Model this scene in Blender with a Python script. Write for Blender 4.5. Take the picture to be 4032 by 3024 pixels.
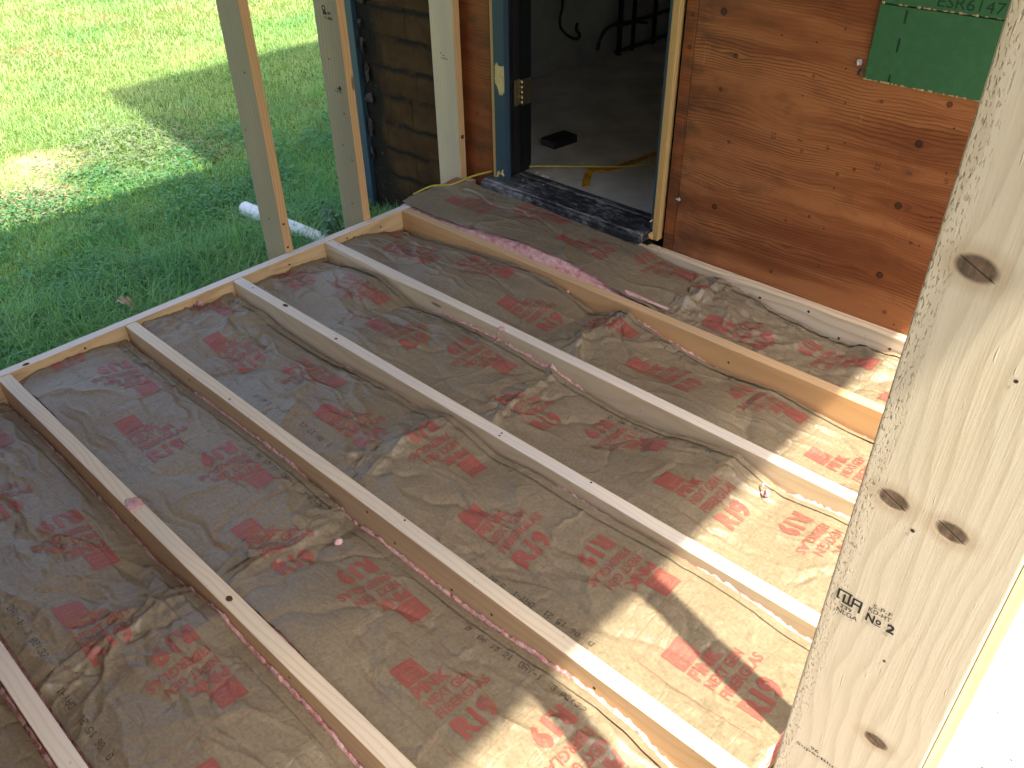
import bpy, bmesh, math, random
import numpy as np
from mathutils import Matrix, Vector

# ---------------------------------------------------------------- clear
for o in list(bpy.data.objects):
    bpy.data.objects.remove(o, do_unlink=True)
scene = bpy.context.scene
COL = scene.collection
random.seed(7)
rng = np.random.default_rng(7)

# ---------------------------------------------------------------- camera (solved from the joist layout)
CAM_POS = Vector((2.56648, -2.06158, 1.45590))
RIGHT = Vector((0.73109083, 0.68214021, -0.01381761))
DOWN = Vector((0.39171597, -0.43623519, -0.81009719))
FWD = Vector((-0.55862760, 0.58684205, -0.58613276))
cam_data = bpy.data.cameras.new('camera')
cam_data.sensor_width = 36.0
cam_data.lens = 36.0 * 3308.52 / 4032.0
cam_data.clip_start = 0.02
cam_data.clip_end = 2000.0
cam = bpy.data.objects.new('camera', cam_data)
COL.objects.link(cam)
m = Matrix.Identity(4)
for i in range(3):
    m[i][0] = RIGHT[i]; m[i][1] = -DOWN[i]; m[i][2] = -FWD[i]; m[i][3] = CAM_POS[i]
cam.matrix_world = m
scene.camera = cam

# ---------------------------------------------------------------- sky, sun, exposure
SUN_ELEV = math.radians(63.7)
SUN_DIR = Vector((0.974, -0.227, 0.0)).normalized()      # towards the sun, in plan
world = bpy.data.worlds.new('World')
scene.world = world
world.use_nodes = True
wn = world.node_tree
wn.nodes.clear()
sky = wn.nodes.new('ShaderNodeTexSky')
sky.sky_type = 'NISHITA'
sky.sun_disc = False
sky.sun_elevation = SUN_ELEV
sky.sun_rotation = math.atan2(SUN_DIR.x, SUN_DIR.y)
sky.air_density = 1.0
sky.dust_density = 5.0
sky.ozone_density = 1.0
bg = wn.nodes.new('ShaderNodeBackground')
bg.inputs['Strength'].default_value = 0.15
wo = wn.nodes.new('ShaderNodeOutputWorld')
wn.links.new(sky.outputs[0], bg.inputs[0])
wn.links.new(bg.outputs[0], wo.inputs[0])
sun_data = bpy.data.lights.new('sun', 'SUN')
sun_data.energy = 3.8
sun_data.angle = math.radians(0.9)
sun_data.color = (1.0, 0.92, 0.75)
sun = bpy.data.objects.new('sun', sun_data)
COL.objects.link(sun)
sd = Vector((SUN_DIR.x * math.cos(SUN_ELEV), SUN_DIR.y * math.cos(SUN_ELEV), math.sin(SUN_ELEV)))
sun.rotation_euler = sd.to_track_quat('Z', 'Y').to_euler()
sun.location = (6, -3, 10)
scene.view_settings.view_transform = 'Standard'
scene.view_settings.look = 'None'
scene.view_settings.exposure = 1.58
scene.view_settings.gamma = 1.0
scene.view_settings.use_curve_mapping = False
scene.cycles.use_adaptive_sampling = True
scene.cycles.adaptive_threshold = 0.025
scene.cycles.max_bounces = 7
scene.cycles.diffuse_bounces = 4
scene.cycles.glossy_bounces = 2
scene.cycles.transmission_bounces = 2

# ================================================================ helpers
def srgb(r, g, b):
    def f(c):
        c /= 255.0
        return c / 12.92 if c <= 0.04045 else ((c + 0.055) / 1.055) ** 2.4
    return (f(r), f(g), f(b), 1.0)


class NT:
    """small node-graph builder"""
    def __init__(self, name):
        self.mat = bpy.data.materials.new(name)
        self.mat.use_nodes = True
        self.t = self.mat.node_tree
        self.t.nodes.clear()
        self.out = self.t.nodes.new('ShaderNodeOutputMaterial')
        self._pos = None

    def n(self, kind, **kw):
        nd = self.t.nodes.new(kind)
        for k, v in kw.items():
            setattr(nd, k, v)
        return nd

    def link(self, a, b):
        self.t.links.new(a, b)

    def _in(self, sock, v):
        if isinstance(v, bpy.types.NodeSocket):
            self.link(v, sock)
        elif v is not None:
            sock.default_value = v

    def m(self, op, a, b=None, c=None, clamp=False):
        nd = self.n('ShaderNodeMath', operation=op)
        nd.use_clamp = clamp
        self._in(nd.inputs[0], a)
        if b is not None:
            self._in(nd.inputs[1], b)
        if c is not None:
            self._in(nd.inputs[2], c)
        return nd.outputs[0]

    def pos(self):
        if self._pos is None:
            self._pos = self.n('ShaderNodeNewGeometry').outputs['Position']
        return self._pos

    def rand(self):
        return self.n('ShaderNodeObjectInfo').outputs['Random']

    def sep(self, v):
        nd = self.n('ShaderNodeSeparateXYZ')
        self.link(v, nd.inputs[0])
        return nd.outputs[0], nd.outputs[1], nd.outputs[2]

    def comb(self, x, y, z):
        nd = self.n('ShaderNodeCombineXYZ')
        for i, v in enumerate((x, y, z)):
            self._in(nd.inputs[i], v)
        return nd.outputs[0]

    def scale(self, v, s):
        nd = self.n('ShaderNodeVectorMath', operation='MULTIPLY')
        self._in(nd.inputs[0], v)
        nd.inputs[1].default_value = s
        return nd.outputs[0]

    def add(self, a, b):
        nd = self.n('ShaderNodeVectorMath', operation='ADD')
        self._in(nd.inputs[0], a)
        self._in(nd.inputs[1], b)
        return nd.outputs[0]

    def noise(self, v, s=1.0, detail=3.0, rough=0.55, dist=0.0):
        nd = self.n('ShaderNodeTexNoise')
        self._in(nd.inputs['Vector'], v)
        nd.inputs['Scale'].default_value = s
        nd.inputs['Detail'].default_value = detail
        nd.inputs['Roughness'].default_value = rough
        nd.inputs['Distortion'].default_value = dist
        return nd.outputs['Fac']

    def voro(self, v, s=1.0, feature='F1'):
        nd = self.n('ShaderNodeTexVoronoi', feature=feature)
        self._in(nd.inputs['Vector'], v)
        nd.inputs['Scale'].default_value = s
        return nd.outputs['Distance']

    def ramp(self, f, stops, interp='LINEAR'):
        nd = self.n('ShaderNodeValToRGB')
        cr = nd.color_ramp
        cr.interpolation = interp
        while len(cr.elements) < len(stops):
            cr.elements.new(0.5)
        for e, (p, c) in zip(cr.elements, stops):
            e.position = p
            e.color = c if len(c) == 4 else (*c, 1.0)
        self._in(nd.inputs[0], f)
        return nd.outputs[0]

    def step(self, f, lo, hi, a=0.0, b=1.0):
        nd = self.n('ShaderNodeMapRange', interpolation_type='SMOOTHSTEP')
        self._in(nd.inputs[0], f)
        for i, v in zip((1, 2, 3, 4), (lo, hi, a, b)):
            self._in(nd.inputs[i], v)
        return nd.outputs[0]

    def mix(self, f, a, b, blend='MIX'):
        nd = self.n('ShaderNodeMix', data_type='RGBA', blend_type=blend)
        self._in(nd.inputs[0], f)
        self._in(nd.inputs[6], a)
        self._in(nd.inputs[7], b)
        return nd.outputs[2]

    def bump(self, h, strength=0.3, dist=0.002, prev=None):
        nd = self.n('ShaderNodeBump')
        nd.inputs['Strength'].default_value = strength
        nd.inputs['Distance'].default_value = dist
        self._in(nd.inputs['Height'], h)
        if prev is not None:
            self.link(prev, nd.inputs['Normal'])
        return nd.outputs[0]

    def bsdf(self, col, rough=0.7, spec=0.3, normal=None, metal=0.0, sheen=0.0):
        nd = self.n('ShaderNodeBsdfPrincipled')
        self._in(nd.inputs['Base Color'], col)
        self._in(nd.inputs['Roughness'], rough)
        nd.inputs['Specular IOR Level'].default_value = spec
        nd.inputs['Metallic'].default_value = metal
        nd.inputs['Sheen Weight'].default_value = sheen
        if normal is not None:
            self.link(normal, nd.inputs['Normal'])
        return nd.outputs[0]

    def done(self, shader):
        self.link(shader, self.out.inputs['Surface'])
        return self.mat


# ---------------------------------------------------------------- numpy noise
_perm = rng.permutation(512)
_perm = np.concatenate([_perm, _perm, _perm])
_ga = rng.random(512) * 2 * np.pi
_g = np.stack([np.cos(_ga), np.sin(_ga)], 1)


def perlin(x, y, seed=0):
    x = np.asarray(x, float) + seed * 17.31
    y = np.asarray(y, float) - seed * 9.77
    xi = np.floor(x).astype(int); yi = np.floor(y).astype(int)
    xf = x - xi; yf = y - yi
    xi &= 511; yi &= 511
    u = xf * xf * xf * (xf * (xf * 6 - 15) + 10)
    v = yf * yf * yf * (yf * (yf * 6 - 15) + 10)

    def gr(ix, iy, fx, fy):
        h = _perm[(_perm[ix & 511] + iy) & 511]
        g = _g[h]
        return g[..., 0] * fx + g[..., 1] * fy
    a = gr(xi, yi, xf, yf); b = gr(xi + 1, yi, xf - 1, yf)
    c = gr(xi, yi + 1, xf, yf - 1); d = gr(xi + 1, yi + 1, xf - 1, yf - 1)
    return (a + (b - a) * u + (c - a) * v + (a - b - c + d) * u * v) * 1.4


def smooth(t, a, b):
    t = np.clip((t - a) / (b - a), 0, 1)
    return t * t * (3 - 2 * t)


# ---------------------------------------------------------------- object helpers
def link_mesh(name, me, mat, parent=None, loc=None):
    o = bpy.data.objects.new(name, me)
    COL.objects.link(o)
    if mat is not None and not me.materials:
        me.materials.append(mat)
    if loc is not None:
        o.location = loc
    if parent is not None:
        o.parent = parent
    return o


def world_off(parent):
    """absolute location of a parent chain made of pure translations"""
    v = Vector((0, 0, 0))
    while parent is not None:
        v += parent.location
        parent = parent.parent
    return v


def tag(o, label, cat, group=None):
    o['label'] = label
    o['category'] = cat
    if group:
        o['group'] = group
    return o


def thing(name, label, cat, loc, group=None):
    o = bpy.data.objects.new(name, None)
    o.empty_display_size = 0.05
    COL.objects.link(o)
    o.location = loc
    return tag(o, label, cat, group)


def from_arrays(name, verts, faces, mat, parent=None, smooth_shade=False, loc=(0, 0, 0)):
    """verts in world coordinates; object placed at loc (relative to the parent chain)"""
    off = world_off(parent) + Vector(loc)
    v = np.asarray(verts, float) - np.array(off)
    me = bpy.data.meshes.new(name)
    me.from_pydata(v.tolist(), [], [tuple(int(i) for i in f) for f in faces])
    if smooth_shade:
        me.polygons.foreach_set('use_smooth', [True] * len(me.polygons))
    me.update()
    return link_mesh(name, me, mat, parent, loc)


def quads_np(name, V, F, mat, parent=None, smooth_shade=True, colors=None, loc=(0, 0, 0)):
    """fast mesh: V (n,3) world, F (m,k) all same k"""
    off = world_off(parent) + Vector(loc)
    V = np.asarray(V, np.float32) - np.array(off, np.float32)
    F = np.asarray(F, np.int32)
    me = bpy.data.meshes.new(name)
    k = F.shape[1]
    me.vertices.add(len(V)); me.vertices.foreach_set('co', V.ravel())
    me.loops.add(F.size); me.loops.foreach_set('vertex_index', F.ravel())
    me.polygons.add(len(F))
    me.polygons.foreach_set('loop_start', np.arange(0, F.size, k, dtype=np.int32))
    me.polygons.foreach_set('loop_total', np.full(len(F), k, np.int32))
    me.polygons.foreach_set('use_smooth', np.full(len(F), smooth_shade))
    if colors is not None:
        ca = me.color_attributes.new('tint', 'FLOAT_COLOR', 'POINT')
        ca.data.foreach_set('color', np.asarray(colors, np.float32).ravel())
    me.update(calc_edges=True)
    return link_mesh(name, me, mat, parent, loc)


def grid_faces(nx, ny):
    i = np.arange(nx - 1)[:, None] * ny + np.arange(ny - 1)[None, :]
    return np.stack([i, i + ny, i + ny + 1, i + 1], -1).reshape(-1, 4)


def box_bm(x0, x1, y0, y1, z0, z1, bevel=0.0, seg=2):
    bm = bmesh.new()
    bmesh.ops.create_cube(bm, size=1.0)
    for v in bm.verts:
        v.co = Vector(((x0 + x1) / 2 + v.co.x * (x1 - x0), (y0 + y1) / 2 + v.co.y * (y1 - y0), (z0 + z1) / 2 + v.co.z * (z1 - z0)))
    if bevel > 0:
        bmesh.ops.bevel(bm, geom=list(bm.edges), offset=bevel, segments=seg, profile=0.6, affect='EDGES')
    return bm


def bm_obj(name, bm, mat, parent=None, loc=(0, 0, 0), smooth_shade=False):
    off = world_off(parent) + Vector(loc)
    bmesh.ops.translate(bm, verts=bm.verts, vec=-off)
    bmesh.ops.recalc_face_normals(bm, faces=bm.faces)
    me = bpy.data.meshes.new(name)
    bm.to_mesh(me); bm.free()
    if smooth_shade:
        me.polygons.foreach_set('use_smooth', [True] * len(me.polygons))
    return link_mesh(name, me, mat, parent, loc)


def box(name, x0, x1, y0, y1, z0, z1, mat, parent=None, bevel=0.0, seg=2, loc=None):
    if loc is None:
        loc = Vector(((x0 + x1) / 2, (y0 + y1) / 2, z0)) - world_off(parent)
    return bm_obj(name, box_bm(x0, x1, y0, y1, z0, z1, bevel, seg), mat, parent, loc)


def prism(name, pts, axis, a0, a1, mat, parent=None, loc=(0, 0, 0)):
    """pts polygon in the two other axes, extruded along axis from a0 to a1"""
    n = len(pts)
    def mk(p, a):
        if axis == 'x': return (a, p[0], p[1])
        if axis == 'y': return (p[0], a, p[1])
        return (p[0], p[1], a)
    V = [mk(p, a0) for p in pts] + [mk(p, a1) for p in pts]
    F = [tuple(range(n))[::-1], tuple(range(n, 2 * n))] + [(i, (i + 1) % n, n + (i + 1) % n, n + i) for i in range(n)]
    bm = bmesh.new()
    vs = [bm.verts.new(v) for v in V]
    for f in F:
        bm.faces.new([vs[i] for i in f])
    return bm_obj(name, bm, mat, parent, loc)


def tube(name, pts, rad, mat, parent=None, sides=8, loc=(0, 0, 0), radii=None):
    pts = [Vector(p) for p in pts]
    V, F = [], []
    n = len(pts)
    prev = None
    for i, p in enumerate(pts):
        t = (pts[min(i + 1, n - 1)] - pts[max(i - 1, 0)]).normalized()
        ref = Vector((0, 0, 1)) if abs(t.z) < 0.95 else Vector((1, 0, 0))
        a = t.cross(ref).normalized(); b = t.cross(a).normalized()
        r = rad if radii is None else radii[i]
        for k in range(sides):
            an = 2 * math.pi * k / sides
            V.append(p + a * (math.cos(an) * r) + b * (math.sin(an) * r))
    for i in range(n - 1):
        for k in range(sides):
            F.append((i * sides + k, i * sides + (k + 1) % sides, (i + 1) * sides + (k + 1) % sides, (i + 1) * sides + k))
    F.append(tuple(range(sides))[::-1]); F.append(tuple((n - 1) * sides + k for k in range(sides)))
    return from_arrays(name, [tuple(v) for v in V], F, mat, parent, True, loc)


def spline(ctrl, n=60):
    """Catmull-Rom through control points"""
    P = [np.array(c, float) for c in ctrl]
    P = [2 * P[0] - P[1]] + P + [2 * P[-1] - P[-2]]
    out = []
    segs = len(P) - 3
    per = max(2, n // segs)
    for i in range(segs):
        p0, p1, p2, p3 = P[i:i + 4]
        for k in range(per):
            t = k / per
            out.append(0.5 * ((2 * p1) + (-p0 + p2) * t + (2 * p0 - 5 * p1 + 4 * p2 - p3) * t * t + (-p0 + 3 * p1 - 3 * p2 + p3) * t ** 3))
    out.append(P[-2])
    return [tuple(p) for p in out]


# ================================================================ materials
def pine(name, axis, light, dark, ring=150.0, contrast=0.55, warp=0.012, rough=0.62, fuzz=0.4, stain=None, knots=(), knot_axes=None, rot=0.0):
    """sawn softwood: growth rings round an off-centre pith along `axis`, fibre streaks, optional knots"""
    g = NT(name)
    p = g.pos()
    r = g.rand()
    off = g.comb(g.m('MULTIPLY', r, 37.0), g.m('MULTIPLY', r, 91.0), g.m('MULTIPLY', r, 53.0))
    x, y, z = g.sep(p)
    L, A, B = {'x': (x, y, z), 'y': (y, x, z), 'z': (z, x, y)}[axis]
    # low-frequency wander of the pith along the board
    wv = g.add(g.comb(g.m('MULTIPLY', L, 1.3), g.m('MULTIPLY', A, 3.0), g.m('MULTIPLY', B, 3.0)), off)
    w1 = g.m('SUBTRACT', g.noise(wv, 1.0, 2.0), 0.5)
    wv2 = g.add(wv, (5.2, 1.3, 7.7))
    w2 = g.m('SUBTRACT', g.noise(wv2, 1.0, 2.0), 0.5)
    a = g.m('ADD', A, g.m('MULTIPLY', w1, warp * 6))
    b = g.m('ADD', B, g.m('MULTIPLY', w2, warp * 6))
    kmask = None
    if knots:
        U, Wc = (A, L)
        for (ku, kl, kr, stretch, amp) in knots:
            du = g.m('SUBTRACT', U, ku); dl = g.m('SUBTRACT', Wc, kl)
            du2 = g.m('MULTIPLY', du, du)
            dl2 = g.m('MULTIPLY', g.m('MULTIPLY', dl, dl), 1.0 / stretch ** 2)
            r2 = g.m('ADD', du2, dl2)
            fall = g.m('EXPONENT', g.m('MULTIPLY', r2, -1.0 / (kr * 2.6) ** 2))
            sg = g.m('DIVIDE', du, g.m('SQRT', g.m('ADD', r2, (kr * 0.35) ** 2)))
            a = g.m('SUBTRACT', a, g.m('MULTIPLY', g.m('MULTIPLY', sg, fall), amp))
            rr = g.m('SQRT', r2)
            k = g.step(rr, kr * 0.55, kr * 1.05, 1.0, 0.0)
            kmask = k if kmask is None else g.m('MAXIMUM', kmask, k)
    rr_ = g.m('MULTIPLY', r, 0.06)
    da = g.m('SUBTRACT', g.m('MULTIPLY', a, 1.0), g.m('MULTIPLY', g.m('FRACT', g.m('MULTIPLY', r, 7.0)), 0.0))
    fa = g.m('ADD', g.m('MULTIPLY', da, 1.0), rr_)
    fb = g.m('MULTIPLY', b, 0.55)
    rad = g.m('ADD', fa, fb)
    fr = g.m('FRACT', g.m('MULTIPLY', rad, ring))
    late = g.step(fr, 0.45, 0.93)
    late = g.m('MULTIPLY', late, g.step(fr, 1.0, 0.95))
    # fibre streaks
    sv = g.add(g.comb(g.m('MULTIPLY', L, 6.0), g.m('MULTIPLY', A, 420.0), g.m('MULTIPLY', B, 420.0)), off)
    fib = g.noise(sv, 1.0, 3.0, 0.6)
    blot = g.noise(g.add(g.comb(g.m('MULTIPLY', L, 2.2), g.m('MULTIPLY', A, 9.0), g.m('MULTIPLY', B, 9.0)), off), 1.0, 4.0, 0.6)
    amt = g.m('MULTIPLY', late, g.m('MULTIPLY', g.m('ADD', 0.35, blot), contrast))
    amt = g.m('ADD', amt, g.m('MULTIPLY', g.m('SUBTRACT', fib, 0.5), 0.35 * fuzz), clamp=True)
    col = g.mix(amt, light, dark)
    tint = g.ramp(blot, [(0.3, (0.86, 0.86, 0.90, 1)), (0.7, (1.05, 1.0, 0.94, 1))])
    col = g.mix(1.0, col, tint, 'MULTIPLY')
    # scattered small dirt marks
    sp = g.noise(g.add(g.scale(p, (60, 60, 60)), off), 1.0, 2.0, 0.5)
    col = g.mix(g.step(sp, 0.70, 0.80, 0.0, 0.30), col, (0.16, 0.11, 0.07, 1))
    # a few small tight knots from a sparse voronoi
    kv = g.voro(g.add(g.comb(g.m('MULTIPLY', L, 2.1), g.m('MULTIPLY', A, 9.0), g.m('MULTIPLY', B, 9.0)), off), 1.0)
    kk = g.step(kv, 0.045, 0.075, 1.0, 0.0)
    col = g.mix(g.m('MULTIPLY', kk, 0.75), col, (0.13, 0.065, 0.03, 1))
    if stain is not None:
        sm = g.noise(g.add(g.scale(p, stain[1]), off), 1.0, 3.0)
        col = g.mix(g.step(sm, 0.5, 0.66, 0.0, stain[2]), col, stain[0])
    hgt = g.m('MULTIPLY', fib, 0.7)
    if kmask is not None:
        kn = g.noise(g.scale(p, (130, 130, 130)), 1.0, 3.0)
        kc = g.ramp(kn, [(0.3, (0.055, 0.034, 0.022, 1)), (0.75, (0.20, 0.13, 0.085, 1))])
        col = g.mix(g.m('MULTIPLY', kmask, 0.92), col, kc)
        hgt = g.m('SUBTRACT', hgt, g.m('MULTIPLY', kmask, g.m('MULTIPLY', kn, 1.2)))
    nrm = g.bump(hgt, 0.22, 0.0012)
    return g.done(g.bsdf(col, rough, 0.25, nrm))


def post_front_mat():
    """big stud beside the camera: rough-sawn edge, knots with the grain swerving round them"""
    g = NT('front_post_pine')
    p = g.pos()
    x, y, z = g.sep(p)
    gx = g.m('ADD', x, g.m('MULTIPLY', y, 0.6))
    w = g.m('SUBTRACT', g.noise(g.comb(g.m('MULTIPLY', x, 9), 2.0, g.m('MULTIPLY', z, 3.4)), 1.0, 2.0), 0.5)
    a = g.m('ADD', gx, g.m('MULTIPLY', w, 0.075))
    a = g.m('ADD', a, g.m('MULTIPLY', z, -0.020))
    KN = [(2.439, 1.161, 0.0140, 1.0, 0.014), (2.437, 0.929, 0.0122, 1.0, 0.012), (2.489, 0.924, 0.0122, 1.0, 0.014), (2.498, 0.615, 0.0112, 1.0, 0.012), (2.47, 1.42, 0.0150, 1.0, 0.014)]
    kmask = None; halo = None; crack = None
    for (kx, kz, kr, st, amp) in KN:
        dx = g.m('SUBTRACT', x, kx); dz = g.m('SUBTRACT', z, kz)
        dxs = g.m('ADD', g.m('MULTIPLY', dx, 0.80), g.m('MULTIPLY', dz, 0.15))
        dzs = g.m('MULTIPLY', dz, 1.18)
        r2 = g.m('ADD', g.m('MULTIPLY', dxs, dxs), g.m('MULTIPLY', dzs, dzs))
        far2 = g.m('ADD', g.m('MULTIPLY', dx, dx), g.m('MULTIPLY', g.m('MULTIPLY', dz, dz), 0.16))
        fall = g.m('EXPONENT', g.m('MULTIPLY', far2, -1.0 / (kr * 2.2) ** 2))
        sg = g.m('DIVIDE', dx, g.m('SQRT', g.m('ADD', far2, (kr * 0.6) ** 2)))
        a = g.m('SUBTRACT', a, g.m('MULTIPLY', g.m('MULTIPLY', sg, fall), abs(amp) * 0.55))
        rr = g.m('SQRT', r2)
        k = g.step(rr, kr * 0.70, kr * 1.05, 1.0, 0.0)
        h = g.step(rr, kr * 0.9, kr * 2.2, 1.0, 0.0)
        cr = g.m('MULTIPLY', g.step(g.m('ABSOLUTE', g.m('ADD', g.m('MULTIPLY', dx, 0.5), dz)), 0.0004, 0.0011, 1.0, 0.0), k)
        kmask = k if kmask is None else g.m('MAXIMUM', kmask, k)
        halo = h if halo is None else g.m('MAXIMUM', halo, h)
        crack = cr if crack is None else g.m('MAXIMUM', crack, cr)
    fr = g.m('FRACT', g.m('MULTIPLY', a, 66.0))
    late = g.m('MULTIPLY', g.step(fr, 0.30, 0.92), g.step(fr, 1.0, 0.93))
    fib = g.noise(g.comb(g.m('MULTIPLY', x, 520.0), g.m('MULTIPLY', y, 520.0), g.m('MULTIPLY', z, 9.0)), 1.0, 3.0, 0.6)
    blot = g.noise(g.comb(g.m('MULTIPLY', x, 14.0), 0.0, g.m('MULTIPLY', z, 4.0)), 1.0, 4.0)
    col = g.mix(g.m('MULTIPLY', late, g.m('MULTIPLY', g.m('ADD', blot, 0.0), 0.60), clamp=True), srgb(212, 198, 177), srgb(172, 154, 129))
    col = g.mix(g.m('MULTIPLY', g.m('SUBTRACT', fib, 0.35), 0.25, clamp=True), col, srgb(150, 126, 98))
    col = g.mix(g.step(blot, 0.55, 0.75, 0.0, 0.25), col, srgb(206, 180, 132))
    col = g.mix(g.m('MULTIPLY', halo, 0.38), col, srgb(158, 124, 88))
    kn = g.noise(g.scale(p, (150, 150, 90)), 1.0, 3.0)
    kc = g.ramp(kn, [(0.3, (0.06, 0.036, 0.023, 1)), (0.75, (0.19, 0.12, 0.08, 1))])
    col = g.mix(g.m('MULTIPLY', kmask, 0.93), col, kc)
    col = g.mix(g.m('MULTIPLY', crack, 0.7), col, (0.025, 0.016, 0.011, 1))
    # torn-grain band near the left arris
    edge = g.step(x, 2.408, 2.428, 1.0, 0.0)
    tn = g.noise(g.comb(g.m('MULTIPLY', x, 480.0), 0.0, g.m('MULTIPLY', z, 150.0)), 1.0, 2.0, 0.55)
    tear = g.m('MULTIPLY', g.step(tn, 0.54, 0.66), edge)
    col = g.mix(g.m('MULTIPLY', tear, 0.55), col, srgb(120, 98, 70))
    sv = g.noise(g.comb(g.m('MULTIPLY', x, 260.0), 3.0, g.m('MULTIPLY', z, 26.0)), 1.0, 1.0)
    sl = g.step(sv, 0.72, 0.78)
    col = g.mix(g.m('MULTIPLY', sl, 0.25), col, srgb(236, 224, 204))
    h = g.m('SUBTRACT', g.m('ADD', g.m('MULTIPLY', fib, 0.25), g.m('MULTIPLY', sl, 0.8)), g.m('MULTIPLY', tear, 2.4))
    h = g.m('SUBTRACT', h, g.m('MULTIPLY', crack, 2.0))
    h = g.m('SUBTRACT', h, g.m('MULTIPLY', kmask, g.m('MULTIPLY', kn, 0.9)))
    return g.done(g.bsdf(col, 0.6, 0.25, g.bump(h, 0.55, 0.0016)))


def plywood_mat(name, light, mid, dark, knots, seed=0.0, gscale=1.0):
    """old rotary-cut fir plywood, horizontal grain, knots at given wall positions"""
    g = NT(name)
    p = g.pos()
    x, y, z = g.sep(p)
    zz = z
    kmask = None; rings = None
    for (kx, kz, kr, st) in knots:
        kr = kr * 0.82
        dx = g.m('SUBTRACT', x, kx); dz = g.m('SUBTRACT', z, kz)
        dx2 = g.m('MULTIPLY', dx, dx); dz2 = g.m('MULTIPLY', dz, dz)
        d2 = g.m('ADD', dx2, dz2)
        f2 = g.m('ADD', g.m('MULTIPLY', dx2, 0.10), dz2)
        fall = g.m('EXPONENT', g.m('MULTIPLY', f2, -1.0 / (kr * 2.2) ** 2))
        sg = g.m('DIVIDE', dz, g.m('SQRT', g.m('ADD', f2, (kr * 0.7) ** 2)))
        zz = g.m('SUBTRACT', zz, g.m('MULTIPLY', g.m('MULTIPLY', sg, fall), kr * 0.9))
        r = g.m('SQRT', d2)
        k = g.m('MULTIPLY', g.m('SUBTRACT', g.step(r, kr * 0.70, kr * 1.0, 1.0, 0.0), g.step(r, kr * 0.35, kr * 0.75, 0.25, 0.0)), st)
        kmask = k if kmask is None else g.m('MAXIMUM', kmask, k)
    warp = g.m('SUBTRACT', g.noise(g.comb(g.m('ADD', g.m('MULTIPLY', x, 1.5 * gscale), seed), seed * 1.7, g.m('MULTIPLY', z, 5.0)), 1.0, 2.0, 0.5), 0.5)
    fine = g.noise(g.comb(g.m('ADD', g.m('MULTIPLY', x, 10.0), seed), seed, g.m('MULTIPLY', zz, 26.0)), 1.0, 2.0)
    zc = g.m('ADD', zz, g.m('MULTIPLY', warp, 0.11))
    c = g.m('FRACT', g.m('ADD', g.m('MULTIPLY', zc, 96.0), g.m('MULTIPLY', fine, 1.5)))
    line = g.m('MULTIPLY', g.step(c, 0.35, 0.92), g.step(c, 1.0, 0.93))
    patch = g.noise(g.comb(g.m('ADD', g.m('MULTIPLY', x, 1.6), seed * 3), 2.0, g.m('MULTIPLY', zc, 9.0)), 1.0, 2.0)
    line = g.m('MULTIPLY', line, g.step(patch, 0.36, 0.66, 0.12, 1.0))
    fib = g.noise(g.comb(g.m('MULTIPLY', x, 16.0), 0.0, g.m('MULTIPLY', zz, 560.0)), 1.0, 2.0, 0.65)
    blot = g.noise(g.comb(g.m('ADD', g.m('MULTIPLY', x, 0.9), seed), 0.0, g.m('MULTIPLY', zc, 8.0)), 1.0, 4.0, 0.62)
    col = g.mix(g.step(blot, 0.38, 0.60), mid, light)
    col = g.mix(g.m('MULTIPLY', line, 0.80), col, dark)
    col = g.mix(g.m('MULTIPLY', g.m('SUBTRACT', fib, 0.42), 0.8, clamp=True), col, dark)
    smudge = g.noise(g.scale(p, (6, 6, 10)), 1.0, 4.0, 0.65)
    col = g.mix(g.step(smudge, 0.56, 0.74, 0.0, 0.30), col, (0.07, 0.028, 0.012, 1))
    low = g.m('MULTIPLY', g.step(smudge, 0.42, 0.62), g.step(x, 1.0, 1.35, 0.55, 0.0))
    col = g.mix(low, col, (0.05, 0.028, 0.018, 1))
    if kmask is not None:
        col = g.mix(g.m('MULTIPLY', kmask, 0.95), col, (0.026, 0.011, 0.007, 1))
    sv = g.noise(g.comb(g.m('MULTIPLY', x, 80.0), 0.0, g.m('MULTIPLY', z, 5.0)), 1.0, 1.0)
    s2 = g.noise(g.comb(g.m('MULTIPLY', x, 9.0), 4.0, g.m('MULTIPLY', z, 9.0)), 1.0, 1.0)
    scr = g.m('MULTIPLY', g.step(sv, 0.66, 0.76), g.step(s2, 0.55, 0.65))
    col = g.mix(g.m('MULTIPLY', scr, 0.35), col, (0.55, 0.36, 0.22, 1))
    fb = g.noise(g.comb(g.m('MULTIPLY', x, 16.0), 0.0, g.m('MULTIPLY', z, 300.0)), 1.0, 1.0, 0.6)
    return g.done(g.bsdf(col, 0.5, 0.35, g.bump(fb, 0.25, 0.001)))


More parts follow.
